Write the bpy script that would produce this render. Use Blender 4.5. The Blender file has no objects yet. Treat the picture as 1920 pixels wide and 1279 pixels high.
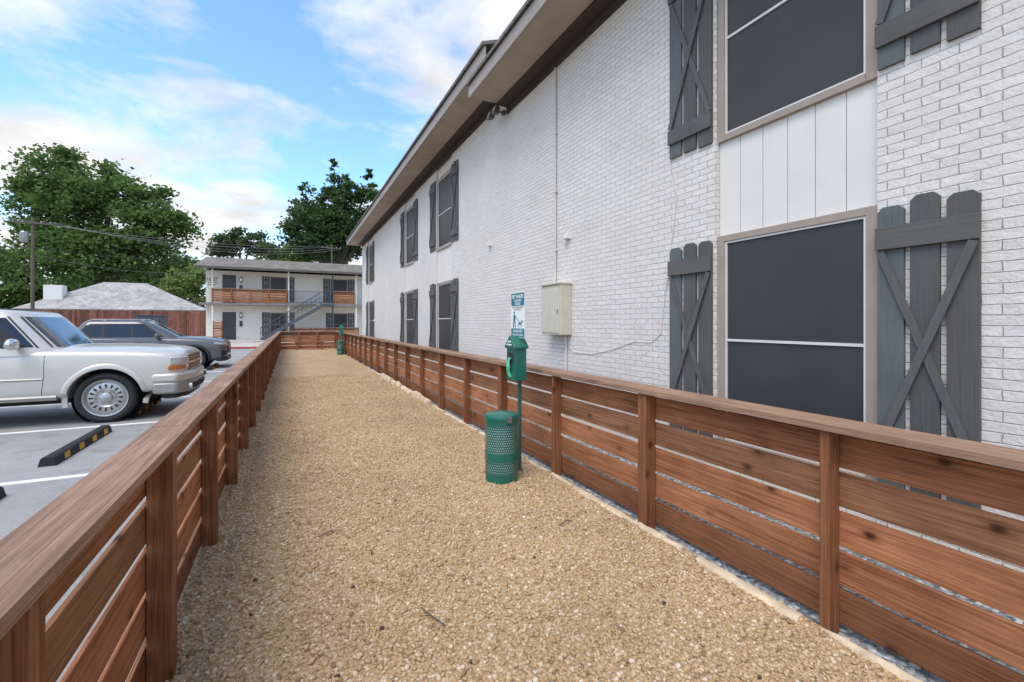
import bpy, bmesh, math, random
import numpy as np
from mathutils import Vector, Matrix
from mathutils.bvhtree import BVHTree
random.seed(4); rng = np.random.default_rng(4)
scn = bpy.context.scene; col = scn.collection
PI = math.pi
# ------------------------------------------------------------------ survey helpers (photo pixel -> point on a real plane)
F = 853.0; HZ = 605.0; CH = 1.5
TH = math.atan(417/853); SN = math.sin(TH); CS = math.cos(TH)
def ray(px, py):
    a = (px-960)/F; b = -(py-HZ)/F
    return Vector((a*CS+SN, -a*SN+CS, b))
def atY(px, py, Y):
    r = ray(px, py); t = Y/r.y; return Vector((r.x*t, Y, CH+r.z*t))
def atX(px, py, X):
    r = ray(px, py); t = X/r.x; return Vector((X, r.y*t, CH+r.z*t))
def atZ(px, py, Z):
    r = ray(px, py); t = (Z-CH)/r.z; return Vector((r.x*t, r.y*t, Z))
def atD(px, py, d):
    r = ray(px, py); return Vector((r.x*d, r.y*d, CH+r.z*d))
LOT = -0.15
# ------------------------------------------------------------------ object helpers
ORIG = {}
def tag(o, label=None, cat=None, group=None, kind=None):
    if label: o['label'] = label
    if cat: o['category'] = cat
    if group: o['group'] = group
    if kind: o['kind'] = kind
    return o
def thing(name, loc, label, cat, group=None):
    o = bpy.data.objects.new(name, None); col.objects.link(o); o.location = loc
    o.empty_display_size = .2
    ORIG[o.name] = Vector(loc); return tag(o, label, cat, group)
class MB:
    def __init__(s): s.v = []; s.f = []
    def add(s, vs, fs):
        n = len(s.v); s.v += [tuple(p) for p in vs]; s.f += [tuple(i+n for i in f) for f in fs]; return s
    def box(s, x0, x1, y0, y1, z0, z1):
        return s.add([(x0,y0,z0),(x1,y0,z0),(x1,y1,z0),(x0,y1,z0),(x0,y0,z1),(x1,y0,z1),(x1,y1,z1),(x0,y1,z1)],
              [(3,2,1,0),(4,5,6,7),(0,1,5,4),(1,2,6,5),(2,3,7,6),(3,0,4,7)])
    def prism(s, poly, vec):
        n = len(poly); vec = Vector(vec); a = [Vector(p) for p in poly]
        vs = a+[p+vec for p in a]
        fs = [tuple(range(n-1,-1,-1)), tuple(range(n,2*n))]+[(i,(i+1)%n,n+(i+1)%n,n+i) for i in range(n)]
        return s.add(vs, fs)
    def tube(s, pts, r, n=8):
        pts = [Vector(p) for p in pts]; rs = r if isinstance(r,(list,tuple)) else [r]*len(pts)
        vs = []; fs = []
        ref = None
        for i, p in enumerate(pts):
            d = (pts[min(i+1,len(pts)-1)]-pts[max(i-1,0)]).normalized()
            if ref is None or abs(d.dot(ref))>.98: ref = Vector((0,0,1)) if abs(d.z)<.9 else Vector((1,0,0))
            u = d.cross(ref).normalized(); w = d.cross(u)
            for k in range(n):
                t = 2*PI*k/n; vs.append(p+(u*math.cos(t)+w*math.sin(t))*rs[i])
        for i in range(len(pts)-1):
            for k in range(n):
                k2 = (k+1)%n; fs.append((i*n+k,i*n+k2,(i+1)*n+k2,(i+1)*n+k))
        fs.append(tuple(range(n-1,-1,-1))); m = (len(pts)-1)*n; fs.append(tuple(range(m,m+n)))
        return s.add(vs, fs)
    def bar(s, a, b, w, h):
        a = Vector(a); b = Vector(b); d = (b-a).normalized()
        ref = Vector((0,0,1)) if abs(d.z)<.95 else Vector((1,0,0))
        u = d.cross(ref).normalized(); v = d.cross(u).normalized()
        q = [a+u*w/2+v*h/2, a-u*w/2+v*h/2, a-u*w/2-v*h/2, a+u*w/2-v*h/2]
        return s.prism(q, b-a)
    def lathe(s, prof, c=(0,0,0), axis='Z', n=32):
        c = Vector(c); vs = []; fs = []
        for (r, h) in prof:
            for k in range(n):
                t = 2*PI*k/n; x = r*math.cos(t); y = r*math.sin(t)
                vs.append(c+(Vector((x,y,h)) if axis=='Z' else Vector((x,h,y)) if axis=='Y' else Vector((h,x,y))))
        for i in range(len(prof)-1):
            for k in range(n):
                k2 = (k+1)%n; fs.append((i*n+k,i*n+k2,(i+1)*n+k2,(i+1)*n+k))
        return s.add(vs, fs)
    def grid(s, P):
        a = len(P); b = len(P[0]); vs = [p for r in P for p in r]
        return s.add(vs, [(i*b+j,i*b+j+1,(i+1)*b+j+1,(i+1)*b+j) for i in range(a-1) for j in range(b-1)])
    def ball(s, c, rx, ry, rz, n=12, m=8):
        c = Vector(c)
        vs = []; fs = []
        for i in range(m+1):
            p = PI*i/m
            for k in range(n):
                t = 2*PI*k/n
                vs.append(c+Vector((rx*math.sin(p)*math.cos(t), ry*math.sin(p)*math.sin(t), -rz*math.cos(p))))
        for i in range(m):
            for k in range(n):
                k2=(k+1)%n; fs.append((i*n+k,i*n+k2,(i+1)*n+k2,(i+1)*n+k))
        return s.add(vs, fs)
    def text(s, body, size, M, align='CENTER', bold=0.0, ext=0.0):
        cu = bpy.data.curves.new('lettering', 'FONT'); cu.body = body; cu.size = size; cu.align_x = align; cu.offset = bold; cu.extrude = ext
        cu.resolution_u = 3
        o = bpy.data.objects.new('lettering', cu); col.objects.link(o)
        dg = bpy.context.evaluated_depsgraph_get(); me = bpy.data.meshes.new_from_object(o.evaluated_get(dg))
        vs = [M @ v.co for v in me.vertices]; fs = [tuple(p.vertices) for p in me.polygons]
        s.add(vs, fs); bpy.data.objects.remove(o); bpy.data.meshes.remove(me); bpy.data.curves.remove(cu); return s
    def build(s, name, mat, parent=None, at=None, smooth=False, bevel=0, sharp=35):
        org = ORIG.get(parent.name, Vector((0,0,0))) if parent else Vector(at or (0,0,0))
        me = bpy.data.meshes.new(name)
        me.from_pydata([tuple(Vector(v)-org) for v in s.v], [], s.f); me.update()
        bm = bmesh.new(); bm.from_mesh(me)
        if s.f and not getattr(s,'open',False): bmesh.ops.recalc_face_normals(bm, faces=bm.faces)
        bm.to_mesh(me); bm.free()
        me.materials.append(mat)
        o = bpy.data.objects.new(name, me); col.objects.link(o)
        if parent: o.parent = parent
        else: o.location = org
        ORIG[o.name] = org
        if smooth:
            me.polygons.foreach_set('use_smooth', [True]*len(me.polygons))
            me.set_sharp_from_angle(angle=math.radians(sharp))
        if bevel:
            m = o.modifiers.new('bevel','BEVEL'); m.width = bevel; m.segments = 2; m.limit_method = 'ANGLE'; m.angle_limit = math.radians(40)
        return o
def np_mesh(name, V, Q, mat, parent=None, at=(0,0,0), smooth=False):
    me = bpy.data.meshes.new(name); k = Q.shape[1]
    org = ORIG.get(parent.name) if parent else Vector(at)
    V = V-np.array(org)
    me.vertices.add(len(V)); me.vertices.foreach_set('co', V.astype(np.float32).ravel())
    me.loops.add(Q.size); me.loops.foreach_set('vertex_index', Q.astype(np.int32).ravel())
    me.polygons.add(len(Q)); me.polygons.foreach_set('loop_start', np.arange(0, Q.size, k, dtype=np.int32))
    me.update(calc_edges=True); me.validate()
    if smooth: me.polygons.foreach_set('use_smooth', np.ones(len(Q), dtype=bool))
    me.materials.append(mat)
    o = bpy.data.objects.new(name, me); col.objects.link(o)
    if parent: o.parent = parent
    else: o.location = org
    ORIG[o.name] = Vector(org); return o
# ------------------------------------------------------------------ materials
def newmat(name):
    m = bpy.data.materials.new(name); m.use_nodes = True
    nt = m.node_tree; return m, nt, nt.nodes['Principled BSDF']
def nd(nt, t, **kw):
    n = nt.nodes.new(t)
    for k, v in kw.items(): setattr(n, k, v)
    return n
def ramp(nt, src, stops, interp='LINEAR'):
    r = nd(nt, 'ShaderNodeValToRGB'); r.color_ramp.interpolation = interp
    e = r.color_ramp.elements
    while len(e) < len(stops): e.new(.5)
    for i, (p, c) in enumerate(stops):
        e[i].position = p; e[i].color = (c,c,c,1) if isinstance(c,(int,float)) else (*c,1)
    nt.links.new(src, r.inputs[0]); return r.outputs[0]
def mix(nt, fac, A, B, mode='MIX'):
    m = nd(nt, 'ShaderNodeMix', data_type='RGBA', blend_type=mode)
    for i, val in ((0,fac),(6,A),(7,B)):
        sk = m.inputs[i]
        if hasattr(val,'is_linked'): nt.links.new(val, sk)
        elif i == 0: sk.default_value = float(val)
        elif isinstance(val,(int,float)): sk.default_value = (val,val,val,1)
        else: sk.default_value = (*val,1)
    return m.outputs[2]
def math_(nt, op, a, b=None, c=None):
    m = nd(nt, 'ShaderNodeMath', operation=op)
    for i, val in enumerate((a,b,c)):
        if val is None: continue
        if hasattr(val,'is_linked'): nt.links.new(val, m.inputs[i])
        else: m.inputs[i].default_value = val
    return m.outputs[0]
def noise(nt, vec, scale, detail=4, rough=.5, dist=0):
    n = nd(nt, 'ShaderNodeTexNoise'); n.inputs['Scale'].default_value = scale; n.inputs['Detail'].default_value = detail
    n.inputs['Roughness'].default_value = rough; n.inputs['Distortion'].default_value = dist
    nt.links.new(vec, n.inputs['Vector']); return n.outputs[0]
def bump(nt, b, h, strength=.3, dist=.01, chain=None):
    n = nd(nt, 'ShaderNodeBump'); n.inputs['Strength'].default_value = strength; n.inputs['Distance'].default_value = dist
    nt.links.new(h, n.inputs['Height'])
    if chain: nt.links.new(chain, n.inputs['Normal'])
    nt.links.new(n.outputs[0], b.inputs['Normal']); return n.outputs[0]
def obj_co(nt): return nd(nt,'ShaderNodeTexCoord').outputs['Object']
def pos_co(nt): return nd(nt,'ShaderNodeNewGeometry').outputs['Position']
def sc(c, k): return tuple(min(1,x*k) for x in c)
def plain(name, c, rough=.5, metal=0, var=.15, scale=6, bmp=0, bscale=60, coat=0, spec=None):
    m, nt, b = newmat(name); co = pos_co(nt)
    f = noise(nt, co, scale, 5, .6)
    nt.links.new(ramp(nt, f, [(.3,sc(c,1-var)),(.7,sc(c,1+var))]), b.inputs['Base Color'])
    b.inputs['Roughness'].default_value = rough; b.inputs['Metallic'].default_value = metal; b.inputs['Coat Weight'].default_value = coat
    b.inputs['Coat Roughness'].default_value = .06
    if spec is not None: b.inputs['Specular IOR Level'].default_value = spec
    if bmp: bump(nt, b, noise(nt, co, bscale, 5, .6), bmp, .01)
    return m
def wood(name, axis, c1, c2, c3, rough=.65, knots=True, grain=1.0, vary=.9, con=.85):
    m, nt, b = newmat(name); g = nd(nt,'ShaderNodeNewGeometry'); rnd = g.outputs['Random Per Island']
    off = nd(nt,'ShaderNodeVectorMath', operation='ADD'); nt.links.new(g.outputs['Position'], off.inputs[0])
    cmb = nd(nt,'ShaderNodeCombineXYZ'); s = math_(nt,'MULTIPLY',rnd,37.0)
    for i in range(3): nt.links.new(s, cmb.inputs[i])
    nt.links.new(cmb.outputs[0], off.inputs[1])
    mp = nd(nt,'ShaderNodeMapping'); nt.links.new(off.outputs[0], mp.inputs[0])
    k = {'X':0,'Y':1,'Z':2}[axis]; v = [30*grain]*3; v[k] = .8; mp.inputs['Scale'].default_value = v
    f = noise(nt, mp.outputs[0], 1.6, 7, .64, 1.3)
    mp3 = nd(nt,'ShaderNodeMapping'); nt.links.new(off.outputs[0], mp3.inputs[0]); v = [140*grain]*3; v[k] = 3.0; mp3.inputs['Scale'].default_value = v
    fib = noise(nt, mp3.outputs[0], 1.5, 3, .65)
    base = ramp(nt, f, [(.25,c1),(.46,c2),(.75,c3)])
    base2 = ramp(nt, f, [(.25,(c1[0]*1.2,c1[1]*1.6,c1[2]*1.8)),(.46,(c2[0]*1.12,c2[1]*1.38,c2[2]*1.55)),(.75,(c3[0]*1.1,c3[1]*1.3,c3[2]*1.45))])
    r2 = math_(nt,'FRACT', math_(nt,'MULTIPLY', rnd, 7.31))
    base = mix(nt, r2, base, base2)
    big = noise(nt, off.outputs[0], 2.4, 4, .55)
    val = math_(nt,'ADD', math_(nt,'MULTIPLY',rnd,vary), 1.02-vary/2)
    val = math_(nt,'MULTIPLY', val, math_(nt,'MULTIPLY_ADD',big,1.3*con,1-.65*con))
    val = math_(nt,'MULTIPLY', val, math_(nt,'MULTIPLY_ADD',fib,1.2*con,1-.6*con))
    cc = nd(nt,'ShaderNodeCombineColor'); [nt.links.new(val, cc.inputs[i]) for i in range(3)]
    out = mix(nt, 1.0, base, cc.outputs[0], 'MULTIPLY')
    if knots:
        mp2 = nd(nt,'ShaderNodeMapping'); nt.links.new(off.outputs[0], mp2.inputs[0]); v = [5.2]*3; v[k] = 3.4; mp2.inputs['Scale'].default_value = v
        vo = nd(nt,'ShaderNodeTexVoronoi'); vo.inputs['Scale'].default_value = 1.0; nt.links.new(mp2.outputs[0], vo.inputs['Vector'])
        kf = ramp(nt, vo.outputs['Distance'], [(.025,1.0),(.07,.78),(.115,.3),(.22,0.0)])
        out = mix(nt, kf, out, sc(c1,.6))
    nt.links.new(out, b.inputs['Base Color']); b.inputs['Roughness'].default_value = rough
    b.inputs['Specular IOR Level'].default_value = .2
    n1 = bump(nt, b, f, .5*con, .005); bump(nt, b, fib, .5, .002, n1)
    return m
def brick_mat():
    m, nt, b = newmat('painted_brick'); co = pos_co(nt)
    sp = nd(nt,'ShaderNodeSeparateXYZ'); nt.links.new(co, sp.inputs[0]); cb = nd(nt,'ShaderNodeCombineXYZ')
    wob = noise(nt, co, 9, 4, .6)
    nt.links.new(math_(nt,'ADD',sp.outputs[1],math_(nt,'MULTIPLY',wob,.022)), cb.inputs[0])
    nt.links.new(math_(nt,'ADD',sp.outputs[2],math_(nt,'MULTIPLY',wob,.016)), cb.inputs[1])
    br = nd(nt,'ShaderNodeTexBrick'); nt.links.new(cb.outputs[0], br.inputs['Vector'])
    br.inputs['Scale'].default_value = 1; br.inputs['Brick Width'].default_value = .188; br.inputs['Row Height'].default_value = .062
    br.inputs['Mortar Size'].default_value = .005; br.inputs['Mortar Smooth'].default_value = 1.0; br.inputs['Bias'].default_value = 0
    br.inputs['Color1'].default_value = (.83,.775,.71,1); br.inputs['Color2'].default_value = (.77,.717,.655,1); br.inputs['Mortar'].default_value = (.68,.63,.575,1)  # joints tinted darker than the white paint, imitating shade in the grooves
    st = noise(nt, co, 1.3, 6, .65); sp2 = noise(nt, co, 40, 5, .75); mid = noise(nt, co, 12, 4, .6)
    c = mix(nt, 1.0, br.outputs['Color'], ramp(nt, st, [(.3,(.94,.93,.92)),(.62,(1,1,1))]), 'MULTIPLY')
    c = mix(nt, 1.0, c, ramp(nt, sp2, [(.3,.86),(.5,1.0)]), 'MULTIPLY')
    nt.links.new(c, b.inputs['Base Color']); b.inputs['Roughness'].default_value = .6
    n1 = bump(nt, b, sp2, .8, .008)
    hgt = math_(nt,'MULTIPLY', math_(nt,'SUBTRACT',1.0,br.outputs['Fac']), math_(nt,'MULTIPLY_ADD',mid,1.4,.3))
    bump(nt, b, hgt, .8, .010, n1)
    return m
TAN = [(0.0,(.28,.175,.095)),(.12,(.46,.31,.17)),(.42,(.57,.40,.23)),(.62,(.52,.355,.195)),(.86,(.65,.485,.31)),(1.0,(.74,.62,.47))]
def gravel_mat(name, stops, scale):
    m, nt, b = newmat(name); co = pos_co(nt)
    vo = nd(nt,'ShaderNodeTexVoronoi'); vo.inputs['Scale'].default_value = scale; nt.links.new(co, vo.inputs['Vector'])
    sx = nd(nt,'ShaderNodeSeparateColor'); nt.links.new(vo.outputs['Color'], sx.inputs[0])
    c = ramp(nt, sx.outputs[0], stops)
    big = noise(nt, co, .9, 5, .6)
    c = mix(nt, 1.0, c, ramp(nt, big, [(.3,.80),(.65,1.0)]), 'MULTIPLY')
    c = mix(nt, 1.0, c, ramp(nt, vo.outputs['Distance'], [(.35,1.0),(.8,.7)]), 'MULTIPLY')
    nt.links.new(c, b.inputs['Base Color']); b.inputs['Roughness'].default_value = .9; b.inputs['Specular IOR Level'].default_value = .2
    bump(nt, b, math_(nt,'SUBTRACT',1.0,vo.outputs['Distance']), .75, .010)
    return m
def pebble_mat():
    m, nt, b = newmat('tan_pebbles'); g = nd(nt,'ShaderNodeNewGeometry')
    c = ramp(nt, g.outputs['Random Per Island'], TAN)
    big = noise(nt, g.outputs['Position'], .9, 5, .6)
    c = mix(nt, 1.0, c, ramp(nt, big, [(.3,.80),(.65,1.0)]), 'MULTIPLY')
    nt.links.new(c, b.inputs['Base Color']); b.inputs['Roughness'].default_value = .85; b.inputs['Specular IOR Level'].default_value = .2
    return m
def asphalt_mat(name, c, crack=True):
    m, nt, b = newmat(name); co = pos_co(nt)
    f = noise(nt, co, .5, 8, .7); fine = noise(nt, co, 90, 3, .7)
    k = ramp(nt, f, [(.3,sc(c,.74)),(.5,c),(.72,sc(c,1.18))])
    k = mix(nt, 1.0, k, ramp(nt, fine, [(.3,.80),(.7,1.12)]), 'MULTIPLY')
    st = noise(nt, co, 1.7, 5, .6)
    k = mix(nt, ramp(nt, st, [(.58,0.0),(.78,.6)]), k, sc(c,.35))
    nt.links.new(k, b.inputs['Base Color']); b.inputs['Roughness'].default_value = .8; b.inputs['Specular IOR Level'].default_value = .3
    bump(nt, b, fine, .4, .005); return m
def leaf_mat(name, dark, light):
    m, nt, b = newmat(name); g = nd(nt,'ShaderNodeNewGeometry')
    cl = noise(nt, g.outputs['Position'], .45, 3, .6)
    v = math_(nt,'ADD', math_(nt,'MULTIPLY',cl,1.3), math_(nt,'MULTIPLY_ADD',g.outputs['Random Per Island'],.28,-.28))
    c = ramp(nt, v, [(.15,dark),(.75,light)])
    nt.links.new(c, b.inputs['Base Color']); b.inputs['Roughness'].default_value = .6; b.inputs['Specular IOR Level'].default_value = .15
    tr = nd(nt,'ShaderNodeBsdfTranslucent'); nt.links.new(c, tr.inputs[0])
    ms = nd(nt,'ShaderNodeMixShader'); ms.inputs[0].default_value = .4
    nt.links.new(b.outputs[0], ms.inputs[1]); nt.links.new(tr.outputs[0], ms.inputs[2])
    nt.links.new(ms.outputs[0], nt.nodes['Material Output'].inputs[0]); return m
def shingle_mat(name, c, axis=0, row=.16):
    m, nt, b = newmat(name); co = pos_co(nt)
    sp = nd(nt,'ShaderNodeSeparateXYZ'); nt.links.new(co, sp.inputs[0]); cb = nd(nt,'ShaderNodeCombineXYZ')
    nt.links.new(sp.outputs[axis], cb.inputs[0]); nt.links.new(sp.outputs[2], cb.inputs[1])
    br = nd(nt,'ShaderNodeTexBrick'); nt.links.new(cb.outputs[0], br.inputs['Vector'])
    br.inputs['Scale'].default_value = 1; br.inputs['Brick Width'].default_value = .35; br.inputs['Row Height'].default_value = row
    br.inputs['Mortar Size'].default_value = .015; br.inputs['Color1'].default_value = (*sc(c,1.15),1); br.inputs['Color2'].default_value = (*sc(c,.8),1); br.inputs['Mortar'].default_value = (*sc(c,.45),1)
    k = mix(nt, 1.0, br.outputs[0], ramp(nt, noise(nt, co, .8, 5), [(.3,.75),(.7,1.15)]), 'MULTIPLY')
    nt.links.new(k, b.inputs['Base Color']); b.inputs['Roughness'].default_value = .9; return m
def perf_mat():
    m, nt, b = newmat('perforated_green_metal'); co = obj_co(nt)
    sp = nd(nt,'ShaderNodeSeparateXYZ'); nt.links.new(co, sp.inputs[0])
    ang = math_(nt,'ARCTAN2', sp.outputs[1], sp.outputs[0])
    u = math_(nt,'MULTIPLY', ang, 44/(2*PI)); v = math_(nt,'MULTIPLY', sp.outputs[2], 44.0)
    row = math_(nt,'FLOOR', v); u = math_(nt,'ADD', u, math_(nt,'MULTIPLY', math_(nt,'MODULO',row,2.0), .5))
    fu = math_(nt,'SUBTRACT', math_(nt,'FRACT',math_(nt,'ADD',u,100.0)), .5); fv = math_(nt,'SUBTRACT', math_(nt,'FRACT',v), .5)
    d = math_(nt,'ADD', math_(nt,'MULTIPLY',fu,fu), math_(nt,'MULTIPLY',fv,fv))
    hole = math_(nt,'LESS_THAN', d, .12)
    b.inputs['Base Color'].default_value = (.012,.15,.105,1); b.inputs['Roughness'].default_value = .35; b.inputs['Coat Weight'].default_value = .3
    nt.links.new(math_(nt,'SUBTRACT',1.0,hole), b.inputs['Alpha']); return m
def screen_mat(name, c1, c2, line=.07):
    m, nt, b = newmat(name); co = pos_co(nt); sp = nd(nt,'ShaderNodeSeparateXYZ'); nt.links.new(co, sp.inputs[0])
    w = math_(nt,'SINE', math_(nt,'MULTIPLY', sp.outputs[2], 2*PI/.052)); w = math_(nt,'MULTIPLY_ADD', w, .5, .5)
    n = noise(nt, co, 1.6, 4)
    c = ramp(nt, n, [(.3,c1),(.7,c2)])
    c = mix(nt, math_(nt,'MULTIPLY',math_(nt,'POWER',w,4.0),line), c, sc(c2,1.8))
    nt.links.new(c, b.inputs['Base Color']); b.inputs['Roughness'].default_value = .38; b.inputs['Specular IOR Level'].default_value = .4
    bump(nt, b, noise(nt, co, 400, 2), .15, .002); return m

CA, CB, CC = (.098,.032,.014),(.250,.094,.042),(.400,.182,.090)
WY = wood('cedar_lengthwise','Y',CA,CB,CC,vary=1.15); WX = wood('cedar_crosswise','X',CA,CB,CC)
WZ = wood('cedar_upright','Z',sc(CA,.95),sc(CB,.95),sc(CC,.95),vary=.6)
RAILY = wood('weathered_rail','Y',(.15,.080,.049),(.295,.170,.108),(.43,.275,.185), knots=False, vary=.5)
RAILX = wood('weathered_rail_cross','X',(.15,.080,.049),(.295,.170,.108),(.43,.275,.185), knots=False, vary=.5)
REDW = wood('red_fence_wood','Z',(.11,.036,.025),(.17,.060,.042),(.22,.085,.06), knots=False, grain=.3)
SHUT = wood('grey_shutter_paint','Z',(.088,.080,.072),(.112,.103,.093),(.138,.128,.116), knots=False, grain=2, vary=.3, con=.4)
SHUTY = wood('grey_batten_paint','Y',(.094,.086,.078),(.120,.110,.100),(.147,.136,.124), knots=False, grain=2, vary=.3, con=.4)
BRICK = brick_mat()
GRAV = gravel_mat('tan_gravel', TAN, 60); GREY = gravel_mat('grey_gravel',[(0,(.12,.13,.145)),(.4,(.27,.285,.30)),(.7,(.38,.39,.40)),(1,(.60,.60,.59))], 40)
PEB = pebble_mat()
ASPH = asphalt_mat('asphalt_lot',(.325,.322,.312)); CONC = asphalt_mat('pale_concrete',(.52,.475,.425)); LAND = asphalt_mat('plain_ground',(.22,.24,.16))
LINE = plain('line_paint',(.80,.79,.76),.7,var=.12,scale=9)
REDK = plain('red_kerb_paint',(.45,.09,.07),.7)
STONE = plain('limestone',(.60,.48,.33),.85,var=.28,scale=9,bmp=.6,bscale=30)
TAUPE = plain('taupe_trim',(.37,.30,.24),.55,var=.06); WHITE = plain('white_paint',(.80,.78,.74),.5,var=.05); SASH = plain('white_sash',(.72,.69,.65),.4,var=.04)
PANEL = plain('panel_paint',(.78,.735,.67),.5,var=.05,scale=2)
DARKGAP = plain('dark_gap',(.03,.03,.03),.9)
SOFF = plain('soffit_paint',(.39,.31,.24),.7,var=.12,scale=2); FRZ = plain('dark_brown_frieze',(.05,.036,.027),.7); FASC = plain('fascia_paint',(.34,.29,.245),.6,var=.1); DFASC = plain('dark_fascia_paint',(.10,.085,.07),.6,var=.1)
SHING = shingle_mat('roof_shingles',(.17,.15,.135),1); SHINGX = shingle_mat('roof_shingles_far',(.215,.185,.150),0); SHINGH = shingle_mat('house_shingles',(.45,.435,.415),0,.14)
SCRD = screen_mat('solar_screen',(.037,.036,.035),(.049,.048,.047),.08); SCRU = screen_mat('solar_screen_brown',(.043,.035,.027),(.062,.052,.042),.02); SCRL = screen_mat('solar_screen_lower',(.044,.046,.049),(.058,.061,.065),.02)
GREEN = plain('green_metal',(.011,.135,.095),.35,var=.1,coat=.3); GREENB = plain('green_bag',(.09,.46,.28),.4)
BLACK = plain('black_rubber',(.016,.016,.017),.75,var=.2,bmp=.2,bscale=90); YEL = plain('yellow_paint',(.60,.36,.06),.75,var=.2)
BLK = plain('black_plastic',(.02,.021,.023),.5); STEEL = plain('grey_steel',(.35,.36,.36),.4,.8); GALV = plain('green_post_paint',(.05,.13,.11),.45,.2); LAMPG = plain('lamp_housing',(.10,.095,.09),.5)
BOXM = plain('beige_enamel',(.60,.56,.445),.45,var=.06); CONDUIT = plain('painted_conduit',(.66,.615,.565),.5)
PAINTW = plain('pale_silver_paint',(.57,.55,.50),.3,.2,var=.03,coat=.6); PAINTG = plain('dark_grey_metallic',(.115,.113,.12),.35,.35,var=.05,coat=.8); CLAD = plain('grey_cladding',(.34,.33,.31),.4,.4,var=.05)
GLASS = plain('tinted_glass',(.014,.015,.017),.06,0,var=.1,coat=.3); WSH = plain('windscreen_glass',(.045,.05,.05),.06,0,var=.2,coat=.4); CHROME = plain('chrome',(.70,.70,.70),.15,1.0,var=.05)
RIM = plain('wheel_alloy',(.46,.46,.45),.35,.75,var=.05); LAMP = plain('headlight_lens',(.58,.60,.61),.12,.3,coat=.8); AMBER = plain('amber_lens',(.50,.17,.05),.2,coat=.6); REDL = plain('red_lens',(.4,.02,.02),.2,coat=.6)
STUC = plain('far_stucco',(.80,.745,.66),.8,var=.06); METB = plain('blue_grey_steel',(.08,.09,.115),.5,.2); DECK = plain('deck_edge_paint',(.22,.20,.18),.6); DOORM = plain('dark_door',(.05,.055,.065),.4)
BARK = plain('bark',(.075,.055,.04),.9,var=.3,scale=3,bmp=.6,bscale=6); POLEM = plain('pole_wood',(.14,.11,.085),.9,var=.2)
SIGNW = plain('sign_white',(.82,.83,.81),.4,var=.02); TEAL = plain('sign_teal',(.015,.17,.23),.4,var=.03); NAVY = plain('sign_navy',(.02,.05,.10),.5)
GOLD = plain('gold_badge',(.55,.38,.1),.3,.7); TWIG = plain('twig_bark',(.11,.08,.06),.9); PODM = plain('seed_pod',(.08,.05,.035),.8)
LETT = plain('lettering_brown',(.30,.23,.10),.6)
L1 = leaf_mat('leaf_mid',(.055,.105,.028),(.170,.255,.080)); L2 = leaf_mat('leaf_dark',(.032,.068,.027),(.105,.17,.060)); L3 = leaf_mat('leaf_light',(.11,.17,.045),(.26,.34,.11)); L4 = leaf_mat('leaf_far',(.065,.10,.045),(.15,.20,.085))
# ------------------------------------------------------------------ setting
def struct(name, mb, mat, at=(0,0,0)):
    o = mb.build(name, mat, at=at); o['kind'] = 'structure'; return o
struct('ground', MB().box(-600,600,-200,900,-.6,-.19), LAND)
struct('parking_lot', MB().box(-40,-.60,-12,33.0,-.5,LOT), ASPH)
struct('concrete_lane', MB().box(-40,14,33.2,43.2,-.5,LOT+.004), CONC)
struct('sidewalk', MB().box(-9,14,43.2,47.5,-.5,-.02), CONC)
struct('kerb', MB().box(-9,2.9,33.0,33.2,-.5,-.02), REDK)
struct('gravel_path', MB().box(-.56,2.36,-4,28.7,-.5,0), GRAV)
struct('path_kerb', MB().box(-.62,-.562,-4,28.7,-.5,-.05), CONC)
struct('grey_gravel', MB().box(2.36,3.9,-4,28.7,-.5,-.03), GREY)
struct('far_pavement', MB().box(-.56,14,28.7,33.0,-.5,-.06), CONC)
for Y in (3.55,6.45,9.38,12.3,15.2,18.1,21.0):
    struct('parking_line', MB().box(-7.2,-1.75,Y-.05,Y+.05,LOT-.01,LOT+.004), LINE)
# pebbles on the path (one uncountable mass)
def pebbles(n, x0, x1, y0, y1, r0, r1, pw=1.0):
    bm = bmesh.new(); bmesh.ops.create_icosphere(bm, subdivisions=1, radius=1.0)
    bv = np.array([v.co[:] for v in bm.verts]); bf = np.array([[v.index for v in f.verts] for f in bm.faces]); bm.free()
    c = np.empty((n,3)); c[:,0] = rng.uniform(x0,x1,n); c[:,1] = y0+(y1-y0)*rng.uniform(0,1,n)**pw
    r = r0+(r1-r0)*rng.uniform(0,1,n)**2.2
    c[:,2] = r*rng.uniform(-.1,.5,n)
    S = r[:,None]*np.stack([rng.uniform(.8,1.4,n),rng.uniform(.7,1.1,n),rng.uniform(.5,.85,n)],1)
    t = rng.uniform(0,2*PI,n); ct, st = np.cos(t), np.sin(t)
    P = bv[None]*S[:,None]*(1+rng.uniform(-.22,.22,(n,len(bv),1)))
    X = P[...,0]*ct[:,None]-P[...,1]*st[:,None]; Y = P[...,0]*st[:,None]+P[...,1]*ct[:,None]
    tx = rng.normal(0,.3,n); Z = P[...,2]+X*tx[:,None]
    V = np.stack([X,Y,Z],-1)+c[:,None]
    Q = bf[None]+(np.arange(n)*len(bv))[:,None,None]
    return V.reshape(-1,3), Q.reshape(-1,3)
Va,Qa = pebbles(50000,-.5,2.36,.6,5.5,.0050,.0150,1.3); Vb,Qb = pebbles(24000,-.5,2.36,5.0,14,.007,.017,1.3)
o = np_mesh('gravel_stones', np.vstack([Va,Vb]), np.vstack([Qa,Qb+len(Va)]), PEB); tag(o,'loose tan gravel stones covering the dog run path','gravel',kind='stuff')
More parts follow.
